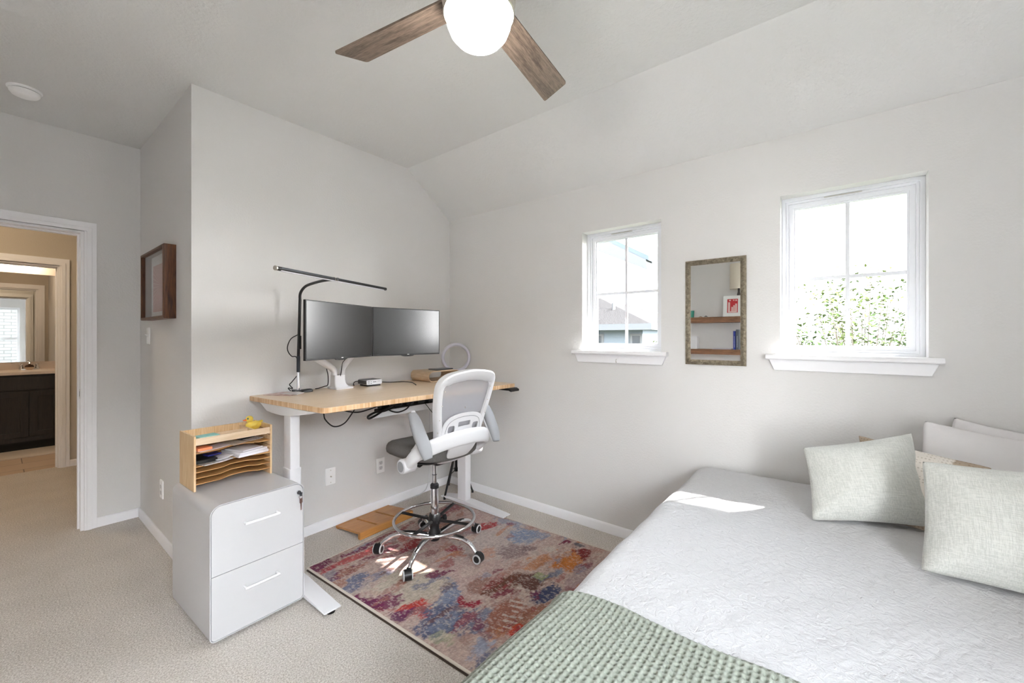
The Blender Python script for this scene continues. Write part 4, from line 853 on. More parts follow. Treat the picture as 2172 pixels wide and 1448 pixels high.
# ------------------------------------------------------------ slatted footrest
frs = thing('wooden_footrest', 'slanted wooden slatted footrest lying by the baseboard', 'footrest', (-.895, -.195, 0), R(2))
sl = lambda y: .022 + (.145 - y) / .29 * .030
for (a, b) in ((-.218, -.082), (-.066, .068), (.084, .218)):
    ya, yb = -.118, .118
    MB().loft([[(x, y, sl(y) - .013), (x, y, sl(y))] [::1] + [(x + (b - a), y, sl(y)), (x + (b - a), y, sl(y) - .013)] for x, y in ((a, ya), (a, yb))]).build('slat', M_footwood, frs, smooth=False, bevel=.0015)
for y in (-.132, .130):
    MB().loft([[(x, y - .014, max(.002, sl(y) - (.048 if y < 0 else .02))), (x, y + .014, max(.002, sl(y) - (.048 if y < 0 else .02))), (x, y + .014, sl(y)), (x, y - .014, sl(y))] for x in (-.218, .218)]).build('rail', M_footwood, frs, smooth=False, bevel=.004)
for x in (-.15, .15): MB().box(x - .012, x + .012, -.12, .12, .002, .010).build('bearer', mat('dark_bearer', (70, 48, 30), .7), frs, smooth=False)

# ------------------------------------------------------------ drafting chair
CX, CY, CR = -.892, -.822, R(-4)
ch = thing('drafting_chair', 'white mesh-back drafting chair with grey seat and chrome foot ring', 'chair', (CX, CY, 0), CR)
RZ = .0128
for k, aw in enumerate((204, 137, 280, 351, 64)):
    a = R(aw) - CR; d = Vector((math.cos(a), math.sin(a), 0)); Rr = (.325, .325, .312, .312, .31)[k]
    P_ = [d * .02 + Vector((0, 0, .100)), d * .10 + Vector((0, 0, .118)), d * .19 + Vector((0, 0, .126)), d * .255 + Vector((0, 0, .112)), d * (Rr - .022) + Vector((0, 0, .082)), d * (Rr - .004) + Vector((0, 0, .060))]
    P_ = spline(P_, 5); lg = MB().sweep(P_, lerps([.017, .017, .0155, .014, .012, .011], len(P_)), lerps([.012, .013, .013, .013, .012, .011], len(P_)), seg=14).build('base_leg', M_chrome, ch)
    MB().sweep([p + Vector((0, 0, .0085)) for p in P_[2:13]], .008, .006, seg=8, power=4).build('leg_insert', M_black, lg)
    wd = R((150, 118, 190, 100, 60)[k]) - CR; ax = Vector((math.cos(wd), math.sin(wd), 0)); fw_ = Vector((-ax.y, ax.x, 0))
    c0 = d * (Rr + .010) + Vector((0, 0, RZ + .028))
    cs = MB().cyl(c0 - ax * .021, c0 + ax * .021, .0255, seg=28)
    cs.cyl(c0 + Vector((0, 0, .0)) - ax * .019 + Vector((0, 0, .002)), c0 + ax * .019 + Vector((0, 0, .002)), .0285, seg=28); cs.cyl(d * Rr + Vector((0, 0, RZ + .035)), d * Rr + Vector((0, 0, RZ + .062)), .013, .011, seg=16)
    co = cs.build('caster', M_black, ch)
    for s_ in (-1, 1):
        MB().torus(c0 + ax * .0215 * s_ - Vector((0, 0, .0)), .0235, .0045, 28, 8, fw_, (0, 0, 1)).build('tire', mat('light_tire', (206, 206, 208), .45), co)
        MB().cyl(c0 + ax * .020 * s_, c0 + ax * .0245 * s_, .0175, seg=20).build('wheel_cap', M_black, co)
MB().lathe([(.030, .075), (.036, .085), (.036, .125), (.028, .140), (.028, .175)]).build('hub', M_black, ch)
MB().lathe([(.0235, .150), (.0235, .395), (.0225, .40)]).build('gas_cylinder', M_chrome, ch)
MB().lathe([(.026, .392), (.026, .412), (.016, .424)]).build('cylinder_collar', M_black, ch)
MB().lathe([(.0145, .41), (.0145, .56)]).build('piston', M_chrome, ch)
MB().lathe([(.0152, .474), (.0152, .478)]).build('piston_ring', M_dkmetal, ch)
fr = MB().torus((0, 0, .205), .243, .0095, 72, 12).build('foot_ring', M_chrome, ch)
MB().lathe([(.033, .170), (.036, .178), (.036, .222), (.030, .235)]).build('ring_clamp', M_black, ch)
for a in (30, 120, 210, 300):
    a = R(a - 12) - CR; d = Vector((math.cos(a), math.sin(a), 0))
    MB().sweep([d * .03 + Vector((0, 0, .196)), d * .236 + Vector((0, 0, .203))], .0085, .0075, seg=10, power=3.5).build('spoke', M_black if a < 9 else M_chrome, ch)
kd = Vector((math.cos(R(345)), math.sin(R(345)), 0)); MB().cyl(kd * .03 + Vector((0, 0, .195)), kd * .062 + Vector((0, 0, .195)), .006).cyl(kd * .058 + Vector((0, 0, .195)), kd * .074 + Vector((0, 0, .195)), .018).build('clamp_knob', M_black, ch)
# mechanism and levers
MB().loft([[(x * a, y * a - .01, z) for x, y in rr(-.07, .07, -.11, .10, .02)] for z, a in ((.548, .55), (.565, .9), (.598, 1), (.608, 1))]).build('tilt_mechanism', M_black, ch)
MB().sweep(spline([(.06, .03, .580), (.14, .04, .572), (.215, .05, .566)], 4), .005, seg=8).sweep([(.200, .05, .567), (.235, .052, .560)], [.014, .010], [.010, .006], seg=12).build('height_lever', M_black, ch)
MB().sweep([(-.06, .0, .575), (-.13, -.02, .560)], .016, .010, seg=12).build('tilt_lever', M_black, ch)
# seat
def seat():
    mb = MB(); n = 112; rings = []
    def ring(s_, z, e_=0):
        rg = []
        for j in range(n):
            a = 2 * PI * j / n; c, d = math.cos(a), math.sin(a); p = 3.2
            x = math.copysign(abs(c) ** (2 / p), c) * .250 * s_; y = math.copysign(abs(d) ** (2 / p), d) * .245 * s_ + .018
            x *= 1 - .10 * max(0, -y) / .24
            f = max(0, (y - .08) / .18); dz = -.030 * f * f + .012 * (abs(x) / .25) ** 2 - e_ * .012 * math.exp(-(x / .16) ** 2 - ((y) / .16) ** 2)
            rg.append((x, y, z + dz))
        return rg
    for s_, z, e_ in ((.30, .606, 0), (.80, .607, 0), (.93, .612, 0), (.985, .625, 0), (1.0, .645, 0), (.99, .664, 0), (.955, .680, 0), (.88, .691, 0), (.75, .696, .4), (.5, .698, .8), (.2, .698, 1), (.05, .698, 1)): rings.append(ring(s_, z, e_))
    mb.loft(rings); return mb.build('seat', M_seat, ch, sharp=80)
seat()
MB().loft([[(x * a, y * a + .015, z) for x, y in rr(-.20, .20, -.19, .19, .07)] for z, a in ((.596, .9), (.608, 1))]).build('seat_pan', M_black, ch)
# backrest frame: local x (width) and z, lying on a tilted, bowed plane
BLN = lambda x, z: -.232 - .115 * (max(0., z - .70) / .42) ** 1.15 + .35 * x * x
def bp(x, z, off=0): return Vector((x, BLN(x, z) - off, z))
def outline(s_in):
    """closed outline of the back frame, shrunk by s_in"""
    P2 = [(x * .92 - .008, z) for x, z in [(-.160, .735), (-.180, .80), (-.204, .90), (-.220, 1.0), (-.218, 1.075), (-.172, 1.118), (-.085, 1.136), (0, 1.142), (.085, 1.136), (.172, 1.118), (.218, 1.075), (.220, 1.0), (.204, .90), (.180, .80), (.160, .735), (.08, .705), (0, .70), (-.08, .705)]]
    return [Vector(p) for p in spline([(x, z, 0) for x, z in P2], 5, True)]
O = outline(0); nO = len(O); rings = []
for i in range(nO):
    p = O[i]; t = (O[(i + 1) % nO] - O[i - 1]).normalized(); nin = Vector((t.y, -t.x, 0))
    if nin.dot(Vector((0, .92, 0)) - p) < 0: nin = -nin
    wd = .034 + .028 * sm((p.y - 1.03) / .09) + .012 * sm((.78 - p.y) / .08)
    lip = .016 * sm((p.y - 1.04) / .09)
    rg = []
    for u, o_ in ((0, -.010), (0, .008 + lip), (.15, .016 + lip), (.55, .017 + lip * .6), (.9, .012), (1, .002), (1, -.026), (.5, -.032), (0, -.026)):
        q = p + nin * wd * u; rg.append(bp(q.x, q.y, o_))
    rings.append(rg)
MB().loft(rings, closed=True).build('back_frame', M_plastic, ch, sharp=50)
def mesh_material():
    m = bpy.data.materials.new('grey_mesh'); m.use_nodes = True; n = m.node_tree.nodes; l = m.node_tree.links; p = n['Principled BSDF']
    p.inputs['Base Color'].default_value = srgb(172, 172, 178); p.inputs['Roughness'].default_value = .8; p.inputs['Alpha'].default_value = .72
    return m
I_ = [p for p in O]; mm = MB(); cen = Vector((0, .92, 0)); rgs = []
for s_ in (.91, .6, .3, .02): rgs.append([bp((cen + (p - cen) * s_).x, (cen + (p - cen) * s_).y, -.002) for p in O])
mm.loft(rgs, cap=False); mm.build('back_mesh', mesh_material(), ch, sharp=80)
sc = MB()
for s_ in (-1, 1):
    for z in (.80, .87, .95, 1.03): p = bp(s_ * .168 - .008, z, .016); sc.cyl(p, p - Vector((0, .004, 0)), .0028, seg=8)
sc.build('frame_rivet', M_nickel, ch)
# lumbar support with slots
lo = [(-.150, .735)] + [(-.150 + .0, .78)] + [(x, z) for x, z in [(-.142, .835), (-.120, .868), (-.07, .888), (0, .894), (.07, .888), (.120, .868), (.142, .835)]] + [(.150, .78), (.150, .735)]
lo = [(p.x, p.y) for p in spline([(x, z, 0) for x, z in lo], 4)]
fl = lambda u, v, w_: tuple(bp(u, v, w_))
MB().holed(lo, [rr(-.045, .045, .815, .843, .006, 3), rr(-.112, -.065, .785, .826, .012, 3), rr(.065, .112, .785, .826, .012, 3)], fl, .010, .018).build('lumbar_support', M_plastic, ch, smooth=False)
li = [(x * .86, .735 + (z - .735) * .86) for x, z in lo]
MB().sweep([bp(x, z, .0185) for x, z in li], .0016, seg=6, up=(0, 1, 0)).build('lumbar_groove', M_pad, ch)
# yoke: wide band from hub to hub round the back, and the spine down to the mechanism
Yk = spline([(-.250, -.075, .606), (-.256, -.12, .632), (-.252, -.175, .680), (-.215, -.232, .716), (-.13, -.268, .742), (0, -.282, .752), (.13, -.268, .742), (.215, -.232, .716), (.252, -.175, .680), (.256, -.12, .632), (.250, -.075, .606)], 7)
nn = len(Yk)
MB().sweep(Yk, lerps([.030, .029, .022, .018, .016, .016, .016, .018, .022, .029, .030], nn), lerps([.030, .032, .036, .042, .044, .046, .044, .042, .036, .032, .030], nn), seg=20, up=(0, 0, 1), power=2.5).build('back_yoke', M_plastic, ch, sharp=60)
for s_ in (-1, 1):
    e0 = Vector((s_ * .250, -.075, .606)); dr = Vector((s_ * .250, -.075, .606)) - Vector((s_ * .256, -.12, .632)); dr.normalize()
    MB().lathe([(.030, .205 * s_), (.040, .215 * s_), (.041, .285 * s_), (.038, .293 * s_), (.029, .294 * s_)], (0, -.085, .606), seg=36, axis='X').build('yoke_hub', M_plastic, ch, sharp=60)
    MB().lathe([(.0285, .290 * s_), (.0285, .2955 * s_)], (0, -.085, .606), seg=32, axis='X').build('yoke_cap', M_pad, ch)
Sp = spline([(0, .02, .585), (0, -.06, .580), (0, -.15, .600), (0, -.225, .650), (0, -.268, .715), (0, -.280, .765)], 6)
MB().sweep(Sp, lerps([.055, .062, .072, .085, .105, .120], len(Sp)), lerps([.016, .018, .018, .016, .014, .008], len(Sp)), seg=20, up=(0, 0, 1), power=3.2).build('spine', M_plastic, ch, sharp=60)
# flipped-up armrests
for s_ in (-1, 1):
    X0 = s_ * .250
    # pivot on the yoke; the arm lies back with the pad facing rearwards
    base = Vector((X0, -.215, .745))
    pad = spline([(X0 + s_ * .012, -.150, .905), (X0 + s_ * .014, -.185, .860), (X0 + s_ * .014, -.222, .800), (X0 + s_ * .010, -.262, .735), (X0 + s_ * .004, -.285, .680)], 7)
    ar = MB().sweep(spline([(X0 - s_ * .0, -.138, .915), (X0, -.160, .868), (X0, -.195, .805), (X0, -.235, .742), (X0, -.262, .676)], 6), lerps([.012, .022, .026, .024, .012], 25), lerps([.006, .009, .010, .009, .006], 25), seg=16, up=(0, 1, .3), power=2.6)
    ar.sweep(spline([(X0, -.212, .790), (X0 - s_ * .003, -.205, .755), (X0 - s_ * .004, -.180, .715), (X0 - s_ * .004, -.140, .680)], 6), lerps([.024, .026, .028, .026], 19), lerps([.010, .012, .013, .012], 19), seg=14, up=(1, 0, 0), power=2.6)
    ao = ar.build('armrest', M_plastic, ch, sharp=60)
    npd = len(pad)
    MB().sweep(pad, [.038 * math.sin(PI * (.05 + .90 * i / (npd - 1))) ** .26 for i in range(npd)], [.022 * math.sin(PI * (.06 + .88 * i / (npd - 1))) ** .45 for i in range(npd)], seg=20, up=(0, 1, .5), power=2.5).build('arm_pad', M_pad, ao, sharp=80)

# ------------------------------------------------------------ ceiling fan
fan = thing('ceiling_fan', 'ceiling fan with weathered oak blades and glowing frosted globe', 'ceiling fan', (-1.630, -1.884, ZC))
MB().lathe([(.075, 0), (.075, -.03), (.05, -.06), (.03, -.075), (.03, -.16), (.06, -.20), (.10, -.215), (.115, -.23), (.118, -.255), (.116, -.335), (.108, -.345)], seg=48).build('motor_housing', M_nickel, fan)
MB().lathe([(.108, -.330), (.1125, -.333), (.1125, -.372), (.109, -.376), (.106, -.372), (.106, -.335)], seg=48, cap=False).build('light_ring', M_nickel, fan)
gm = mat('frosted_globe', (255, 250, 242), .4, emit=((255, 249, 241), GLOBE))
MB().lathe([(.098, -.345), (.102, -.362), (.103, -.382), (.100, -.405), (.090, -.430), (.071, -.452), (.044, -.467), (.020, -.473), (.001, -.474)], seg=48).build('globe', gm, fan, sharp=80)
for k, a in enumerate((99.2, 8.6, 189, 279)):
    a = R(a); X_ = Vector((math.cos(a), math.sin(a), 0)); Y_ = Vector((-math.sin(a), math.cos(a), 0)); ph = R(-11)
    Yp = Y_ * math.cos(ph) + Vector((0, 0, math.sin(ph)))
    Zp = X_.cross(Yp)
    def cr_(P2, n=4):
        out = []
        for i in range(len(P2)):
            p0, p, p1 = [Vector(q + (0,)) for q in (P2[i - 1], P2[i], P2[(i + 1) % len(P2)])]; r = .012
            u, v = p + (p0 - p).normalized() * r, p + (p1 - p).normalized() * r
            out += [((1 - t) ** 2 * u + 2 * t * (1 - t) * p + t * t * v).xy for t in [i_ / n for i_ in range(n + 1)]]
        return out
    # blade mesh in its own axes so that the grain follows it
    o = MB().prism(cr_([(.085, -.050), (.572, -.062), (.612, .062), (.085, .050)]), XY, -.004, .004).build('blade', M_blade, fan, smooth=False, bevel=.001)
    mw = Matrix((X_, Yp, Zp)).transposed().to_4x4(); mw.translation = Vector((0, 0, -.308)); o.matrix_local = mw
    i_ = MB().prism(rr(.10, .16, -.022, .022, .008), XY, .004, .010).build('blade_iron', M_nickel, o, bevel=.001)

# ------------------------------------------------------------ bed
BX_0, BX_1, BY0, BY1, BZ = -2.02, -.035, -3.66, -2.165, .545
bed = thing('bed', 'double bed with white mattress under the quilt', 'bed', ((BX_0 + BX_1) / 2, (BY0 + BY1) / 2, 0))
MB().loft([[(x, y, z) for x, y in rr(BX_0 + e_, BX_1 - e_, BY0 + e_, BY1 - e_, .06)] for z, e_ in ((.30, .012), (.31, 0), (.535, 0), (.55, .012))]).build('mattress', M_sheet, bed, world=True)
MB().loft([[(x, y, z) for x, y in rr(BX_0 + .01, BX_1 - .01, BY0 + .01, BY1 - .01, .04)] for z in (.12, .298)]).build('box_base', mat('grey_base', (150, 148, 146), .9), bed, world=True)
for x in (BX_0 + .1, BX_1 - .1):
    for y in (BY0 + .1, BY1 - .1): MB().cyl((x, y, 0), (x, y, .12), .02).build('leg', M_black, bed, world=True)
def top_z(x, y):
    """quilt surface height: soft crown with faint waves"""
    u = (y - BY0) / (BY1 - BY0)
    return .590 + .016 * math.sin(PI * min(1, max(0, u))) ** .7 + .004 * math.sin(x * 5 + y * 3) + .003 * math.sin(x * 11 - y * 7)
def drape(x, s, off=0.):
    """s: distance from the far side over the top then down the near side (towards the desk)"""
    r = .075; ye = BY1 + .035; flat = (ye - r) - BY0
    if s <= flat: y = BY0 + s; return Vector((x, y, top_z(x, y) + off))
    q = s - flat; arc = r * PI / 2; zt = top_z(x, ye - r)
    if q < arc: a = q / r; return Vector((x, ye - r + (r + off) * math.sin(a), zt - r + (r + off) * math.cos(a)))
    q -= arc; z = zt - r - q; wv = .012 * math.sin(x * 9) * min(1, q / .3) + .008 * math.sin(x * 23 + 1) * min(1, q / .3)
    return Vector((x, ye + off + wv + .03 * min(1, q / .4), max(z, .03)))
SL = (BY1 + .035 - .075) - BY0
def quilt_material():
    m = mat('white_quilt', (194, 194, 196), .9, spec=.12, sheen=.2); n = m.node_tree.nodes; l = m.node_tree.links; p = n['Principled BSDF']
    t = N(m, 'ShaderNodeTexCoord'); uv = N(m, 'ShaderNodeUVMap')
    mp = N(m, 'ShaderNodeMapping'); mp.inputs['Scale'].default_value = (3.4, 3.4, 1); l.new(t.outputs['UV'], mp.inputs[0])
    # stitched hexagon outlines: three families of ridges around a staggered lattice
    a = N(m, 'ShaderNodeTexVoronoi', feature='DISTANCE_TO_EDGE', Scale=1.0, Randomness=0.); sh = N(m, 'ShaderNodeMapping'); sh.inputs['Rotation'].default_value = (0, 0, R(20)); sh.inputs['Scale'].default_value = (1, .62, 1)
    l.new(mp.outputs[0], sh.inputs[0])
    b = N(m, 'ShaderNodeTexBrick', Scale=1.); b.inputs['Brick Width'].default_value = .9; b.inputs['Row Height'].default_value = .45; b.inputs['Mortar Size'].default_value = .03; b.inputs['Mortar Smooth'].default_value = 1
    l.new(sh.outputs[0], b.inputs['Vector']); l.new(sh.outputs[0], a.inputs['Vector'])
    w1 = N(m, 'ShaderNodeMath', operation='SINE'); k1 = N(m, 'ShaderNodeMath', operation='MULTIPLY'); k1.inputs[1].default_value = 110; l.new(a.outputs[0], k1.inputs[0]); l.new(k1.outputs[0], w1.inputs[0])
    lt = N(m, 'ShaderNodeMath', operation='LESS_THAN'); lt.inputs[1].default_value = .17; l.new(a.outputs[0], lt.inputs[0])
    mk = N(m, 'ShaderNodeMath', operation='MULTIPLY'); l.new(w1.outputs[0], mk.inputs[0]); l.new(lt.outputs[0], mk.inputs[1])
    nz = N(m, 'ShaderNodeTexNoise', Scale=40., Detail=3., Roughness=.62, Distortion=.5); l.new(t.outputs['UV'], nz.inputs['Vector'])
    m5 = N(m, 'ShaderNodeMath', operation='MULTIPLY'); m5.inputs[1].default_value = .045; l.new(mk.outputs[0], m5.inputs[0])
    ad = N(m, 'ShaderNodeMath', operation='ADD'); l.new(m5.outputs[0], ad.inputs[0]); l.new(nz.outputs[0], ad.inputs[1])
    n2 = N(m, 'ShaderNodeTexNoise', Scale=150., Detail=2.); l.new(t.outputs['UV'], n2.inputs['Vector'])
    m6 = N(m, 'ShaderNodeMath', operation='MULTIPLY_ADD'); m6.inputs[1].default_value = .12; l.new(n2.outputs[0], m6.inputs[0]); l.new(ad.outputs[0], m6.inputs[2])
    bp_ = N(m, 'ShaderNodeBump', Distance=.0065, Strength=.9); l.new(m6.outputs[0], bp_.inputs['Height']); l.new(bp_.outputs[0], p.inputs['Normal'])
    return m
def cloth(name, fn, nu, nv, m, sizeu, sizev, solid=0):
    mb = MB().grid(fn, nu, nv); o = mb.build(name, m, sharp=180, top=True)
    uv = o.data.uv_layers.new(name='UVMap'); V = [(i / nu * sizeu, j / nv * sizev) for i in range(nu + 1) for j in range(nv + 1)]
    for lp in o.data.loops: uv.data[lp.index].uv = V[lp.vertex_index]
    if solid:
        b = o.modifiers.new('solid', 'SOLIDIFY'); b.thickness = solid; b.offset = -1
    return o
def qf(u, v):
    x = BX_0 - .02 + u * (-.02 - BX_0 + .004); s = v * (SL + .10 + .46)
    p = drape(x, s)
    e_ = max(0, (u - .95) / .05); p.z -= .018 * e_ * e_
    e_ = max(0, (.06 - u) / .06); p.z -= .05 * e_ * e_ if v < .75 else 0
    p.z += .004 * math.sin(x * 31 + p.y * 13) * math.sin(p.y * 27) * .5
    return p
q = cloth('quilt', qf, 120, 160, quilt_material(), 2.0, 2.2, .006); tag(q, 'white stitched quilt draped over the bed', 'quilt')
# waffle blanket at the foot of the bed: real cells
def waffle():
    L0 = .62; L1 = SL + .12 + .50; nu, nv = 220, 940; xs0 = BX_0 - .045
    U = np.linspace(0, 1, nu + 1); Vv = np.linspace(0, 1, nv + 1)
    pts = np.zeros((nu + 1, nv + 1, 3)); cell = .0156
    s0 = .05
    for j, v in enumerate(Vv):
        s = s0 + v * (L1 - s0); edge = -1.545 + .012 * math.sin(s * 6) + .010 * math.sin(s * 14 + 1) - .035 * (1 - v)
        for i, u in enumerate(U):
            x = xs0 + u * (edge - xs0); du = u * (edge - xs0)
            a = abs(math.sin(PI * du / cell)); b = abs(math.sin(PI * s / cell)); ridge = 1 - (a * b) ** 2.0
            h_ = .006 + .0095 * ridge + .0005 * math.sin(du * 900 + s * 700)
            ed = min(1, (1 - u) * (edge - xs0) / .012); h_ = .003 + (h_ - .003) * (ed ** .5) + .004 * math.exp(-((1 - u) * 28 - 1) ** 2)
            p = drape(x, s, h_); pts[i, j] = p
    idx = np.arange((nu + 1) * (nv + 1)).reshape(nu + 1, nv + 1); F = np.stack([idx[:-1, :-1], idx[1:, :-1], idx[1:, 1:], idx[:-1, 1:]], -1).reshape(-1, 4)
    V = pts.reshape(-1, 3); c = np.array([(V[:, 0].min() + V[:, 0].max()) / 2, (V[:, 1].min() + V[:, 1].max()) / 2, V[:, 2].min()])
    me = bpy.data.meshes.new('waffle_blanket'); me.from_pydata((V - c).tolist(), [], F.tolist()); me.shade_smooth()
    me.materials.append(mat('sage_cotton', (142, 147, 137), .95, bump=(700, .0008), spec=.1, sheen=.2))
    o = bpy.data.objects.new('waffle_blanket', me); COL.objects.link(o); o.location = c
    b = o.modifiers.new('solid', 'SOLIDIFY'); b.thickness = .003; b.offset = -1
    tag(o, 'sage green waffle weave blanket across the foot of the bed', 'blanket')
waffle()

def cushion(name, label, cat, BL, BR, TL, TR, th, m, pinch=.045, seed=1, paint=None, group=None, n=56, wr=.006, sag=0.):
    BL, BR, TL, TR = map(Vector, (BL, BR, TL, TR)); nrm = (BR - BL).cross(TL - BL).normalized(); rs = random.Random(seed); phs = [rs.random() * 6 for _ in range(8)]
    def base(u, v): return (BL * (1 - u) + BR * u) * (1 - v) + (TL * (1 - u) + TR * u) * v
    cen = base(.5, .5); uu = {}
    def pt(u, v, side):
        a, b = max(-1., min(1., 2 * u - 1)), max(-1., min(1., 2 * v - 1))
        k = pinch
        u2 = .5 + .5 * a * (1 - k * (1 - b * b) ** .8); v2 = .5 + .5 * b * (1 - k * (1 - a * a) ** .8)
        cr_n = max(0., abs(a) ** 9 * abs(b) ** 9) * .03
        u2 = .5 + (u2 - .5) * (1 - cr_n); v2 = .5 + (v2 - .5) * (1 - cr_n)
        p = base(u2, v2); e = max(0, (1 - a ** 4)) * max(0, (1 - b ** 4)); e2 = max(0., 1 - max(abs(a), abs(b)) ** 2.0)
        t = th * .5 * (.45 * e ** .5 * (e2 ** .42) + .55 * e ** .5 * (1 - .2 * (a * a + b * b)) * e2 ** .3) + .006 * (1 - max(abs(a), abs(b)) ** 8) ** .5
        ed = math.exp(-((1 - max(abs(a), abs(b))) / .22) ** 2)
        t += wr * e2 ** .5 * (ed * math.sin(14 * a + phs[0]) * math.sin(2.5 * b + phs[1]) + ed * math.sin(13 * b + phs[2]) * math.sin(2.1 * a + phs[3]) + .5 * math.sin(4.2 * a + phs[4] + 2 * b) * math.sin(3.1 * b + phs[5]))
        if sag: p = p + Vector((0, 0, -sag * (1 - a * a) * max(0, b)))
        return p + nrm * t * side
    mb = MB()
    for side in (1, -1): mb.grid(lambda u, v: pt(u, v, side), n, n)
    o = mb.build(name, m, sharp=180)
    me = o.data
    # own axes for the weave: u along the width, v up, w through
    X_ = (BR - BL).normalized(); Z_ = nrm; Y_ = Z_.cross(X_); M4 = Matrix((X_, Y_, Z_)).transposed().to_4x4(); M4.translation = cen
    me.transform(M4.inverted()); o.matrix_world = M4
    bm = bmesh.new(); bm.from_mesh(me); bmesh.ops.remove_doubles(bm, verts=bm.verts[:], dist=1e-5); bmesh.ops.recalc_face_normals(bm, faces=bm.faces[:]); bm.to_mesh(me); bm.free(); me.shade_smooth()
    tag(o, label, cat, group)
    if paint:
        Wd, Ht = (BR - BL).length, (TL - BL).length
        at = me.color_attributes.new('dye', 'FLOAT_COLOR', 'POINT')
        for i, vtx in enumerate(me.vertices): at.data[i].color = paint(vtx.co.x / Wd + .5, vtx.co.y / Ht + .5)
    return o
cushion('pillow', 'plain white bed pillow leaning on the window wall, behind the other white one', 'pillow', (-.135, -3.10, .615), (-.125, -3.66, .615), (-.055, -3.15, .985), (-.055, -3.69, .955), .08, M_sheet, .03, 3, sag=.03, wr=.005)
cushion('pillow', 'large plain white bed pillow in front of the rear white pillow', 'pillow', (-.335, -3.00, .62), (-.275, -3.60, .62), (-.190, -3.045, .98), (-.125, -3.64, .925), .11, M_sheet, .035, 5, sag=.02, wr=.007)
pm = mat('cream_tan_fabric', (216, 208, 196), .9, bump=(260, .0015), spec=.12); vc = N(pm, 'ShaderNodeVertexColor', layer_name='dye'); t_ = N(pm, 'ShaderNodeTexCoord')
vo = N(pm, 'ShaderNodeTexVoronoi', Scale=95., Randomness=0.); cr2 = N(pm, 'ShaderNodeValToRGB'); cr2.color_ramp.elements[0].color = (.74, .72, .69, 1); cr2.color_ramp.elements[0].position = .25; cr2.color_ramp.elements[1].position = .35
mxx = N(pm, 'ShaderNodeMixRGB', blend_type='MULTIPLY'); mxx.inputs[0].default_value = 1
pl_ = pm.node_tree.links; pl_.new(t_.outputs['Object'], vo.inputs['Vector']); pl_.new(vo.outputs[0], cr2.inputs[0]); pl_.new(vc.outputs[0], mxx.inputs[1]); pl_.new(cr2.outputs[0], mxx.inputs[2]); pl_.new(mxx.outputs[0], pm.node_tree.nodes['Principled BSDF'].inputs['Base Color'])
def patt(u, v):
    tan = srgb(178, 162, 144); cream = srgb(228, 222, 214)
    if v > .80 and u < .18: return tan
    f = abs((u * 2.1 + .25) % 1 - .5) * 2
    return tan if v < .62 * f - .12 + (.0 if u < .5 else .25) or (v > .84 and .62 < u < .95) else cream
cushion('throw_pillow', 'cream dotted throw pillow with tan triangles tucked behind the sage cushions', 'pillow', (-.43, -2.88, .612), (-.58, -3.24, .612), (-.285, -2.835, .905), (-.385, -3.20, .86), .08, pm, .05, 9, paint=patt)
cushion('throw_pillow', 'pale sage slub cushion with all four corners showing, lying tilted', 'pillow', (-.622, -2.690, .612), (-.475, -3.060, .632), (-.435, -2.650, .850), (-.300, -3.005, .942), .165, M_cushion, .07, 11, group='pale sage slub cushions')
cushion('throw_pillow', 'larger pale sage slub cushion cut off by the picture edge', 'pillow', (-.835, -2.962, .612), (-.845, -3.41, .612), (-.665, -2.985, .912), (-.625, -3.43, .932), .175, M_cushion, .06, 21, group='pale sage slub cushions')

# ------------------------------------------------------------ hallway lamp, bathroom
hl = thing('hall_ceiling_light', 'warm flush dome light on the hallway ceiling', 'ceiling light', (-3.0, 2.35, 2.75))
MB().lathe([(.17, 0), (.17, -.02), (.16, -.03)]).build('light_base', M_nickel, hl)
MB().lathe([(.155, -.025), (.145, -.06), (.11, -.09), (.06, -.105), (.002, -.11)]).build('light_dome', mat('warm_dome', (255, 236, 200), .5, emit=((255, 226, 188), HALL)), hl, sharp=80)
van = thing('bathroom_vanity', 'dark espresso vanity cabinet with shaker doors in the bathroom', 'vanity', (-2.7, 4.87, 0))
VY = 4.62
V_ = dict(parent=van, world=True)
MB().box(-3.40, XB - .002, VY + .018, YV - .002, .105, .882).build('carcass', M_vanity, smooth=False, **V_)
MB().box(-3.40, XB - .002, VY + .075, YV - .002, .003, .105).build('toe_kick', mat('dark_kick', (22, 20, 19), .7), smooth=False, **V_)
for (a, b) in ((-2.325, -2.085), (-2.73, -2.335), (-3.14, -2.745)):
    dd_ = MB().holed(rect(a, b, .160, .690), [rect(a + .062, b - .062, .222, .628)], XZ, VY, VY + .018).build('cabinet_door', M_vanity, bevel=.0015, smooth=False, **V_)
    MB().holed(rect(a + .058, b - .058, .218, .632), [], XZ, VY + .008, VY + .015).build('door_panel', M_vanity, dd_, world=True, smooth=False)
for (a, b) in ((-2.73, -2.085), (-3.38, -2.745)): MB().holed(rect(a, b, .712, .858), [], XZ, VY, VY + .018).build('drawer_front', M_vanity, bevel=.003, smooth=False, **V_)
M_counter = mat('cream_cultured_marble', (220, 208, 198), .3)
co = MB().box(-3.42, XB, VY - .025, YV, .885, .922).build('vanity_countertop', M_counter, smooth=False, bevel=.006, seg=3, top=True); tag(co, 'cream vanity countertop with backsplash in the bathroom', 'countertop')
MB().box(-3.42, XB, YV - .02, YV, .9225, 1.012).build('backsplash', M_counter, co, world=True, smooth=False)
bm_ = thing('bathroom_mirror', 'large frameless mirror above the vanity backsplash', 'mirror', (-2.75, YV, 1.014))
MB().box(-3.42, XB - .004, YV - .006, YV - .001, 1.014, 2.112).build('mirror_glass', MATS['mirror_silver'], bm_, world=True, smooth=False)
fa = thing('faucet', 'chrome two-handle bathroom faucet', 'faucet', (-2.315, 5.04, .9225))
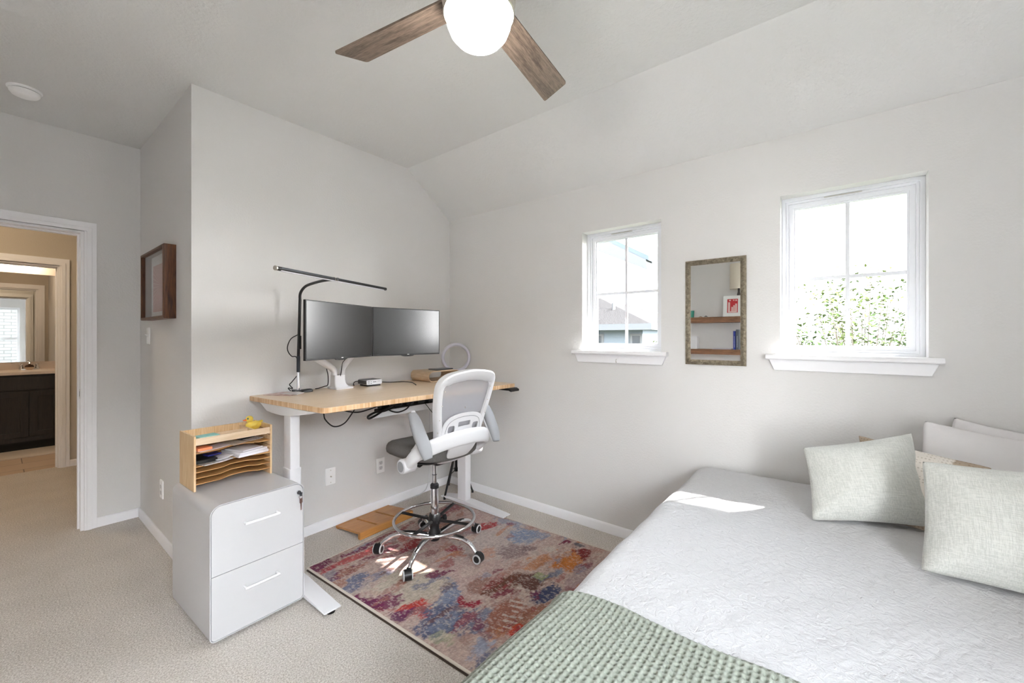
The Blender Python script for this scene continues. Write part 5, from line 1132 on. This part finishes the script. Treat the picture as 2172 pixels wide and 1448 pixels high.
MB().loft([[(x * a, y * a, z) for x, y in rr(-.085, .085, -.024, .024, .023)] for z, a in ((0, 1), (.010, 1), (.016, .9))]).build('faucet_base', M_chrome, fa)
MB().sweep(spline([(0, .0, .01), (0, 0, .07), (0, -.03, .095), (0, -.08, .09), (0, -.105, .070)], 6), .011, seg=12, up=(1, 0, 0)).build('spout', M_chrome, fa)
for s_ in (-1, 1):
    hn = MB().lathe([(.024, .010), (.021, .025), (.014, .045), (.016, .06), (.008, .075)], (s_ * .062, 0, 0)).build('handle', M_chrome, fa)
    MB().sweep([(s_ * .062, 0, .070), (s_ * .095, -.005, .078), (s_ * .145, -.01, .079)], [.006, .005, .004], seg=8).build('lever', M_chrome, hn)
cc = thing('small_planter', 'small beige pot with a dark top between the faucet handles', 'pot', (-2.315, 4.97, .9225))
MB().lathe([(.022, 0), (.033, .012), (.036, .03), (.034, .036)]).build('pot', mat('beige_pot', (206, 186, 160), .7), cc)
MB().lathe([(.036, .034), (.038, .044), (.026, .060), (.004, .066)]).build('dark_top', mat('dark_brown', (70, 50, 38), .9, bump=(120, .01)), cc)
vl = thing('vanity_light', 'nickel vanity light bar with glowing glass shades above the bathroom mirror', 'wall light', (-2.55, YV, 2.30))
MB().box(-3.0, -2.12, YV - .03, YV, 2.30, 2.40).build('back_plate', M_nickel, vl, world=True, bevel=.006, smooth=False)
for x in (-2.21, -2.42, -2.63, -2.84):
    MB().sweep([(x, YV - .03, 2.35), (x, YV - .12, 2.35)], .010, seg=10).lathe([(.004, 2.190), (.026, 2.198), (.036, 2.215), (.040, 2.25), (.034, 2.30), (.02, 2.36), (.004, 2.37)], (x, YV - .13, 0)).build('lamp_arm', M_nickel, vl, world=True)
for x in (-2.315, -2.525, -2.735, -2.945):
    MB().lathe([(.078, 2.185), (.070, 2.21), (.050, 2.28), (.040, 2.33), (.038, 2.35)], (x, YV - .13, 0)).build('glass_shade', mat('glowing_shade', (255, 240, 222), .4, emit=((255, 226, 192), VANITY)), vl, world=True, sharp=80)
mt = MB().loft([[(x, y, z) for x, y in rr(-3.0, -2.092, 4.205, 4.645, .03)] for z in (.002, .014)]).build('bath_mat', mat('pale_mat', (226, 216, 204), .95, bump=(300, .004)), top=True, sharp=30); tag(mt, 'pale bath mat on the tile in front of the vanity', 'mat')
plate('light_switch', 'light switch seen only in the bathroom mirror', 'light switch', (-2.0, YB2, 1.30), '-y', 'toggle').rotation_euler[2] = PI
bpy.context.view_layer.update()
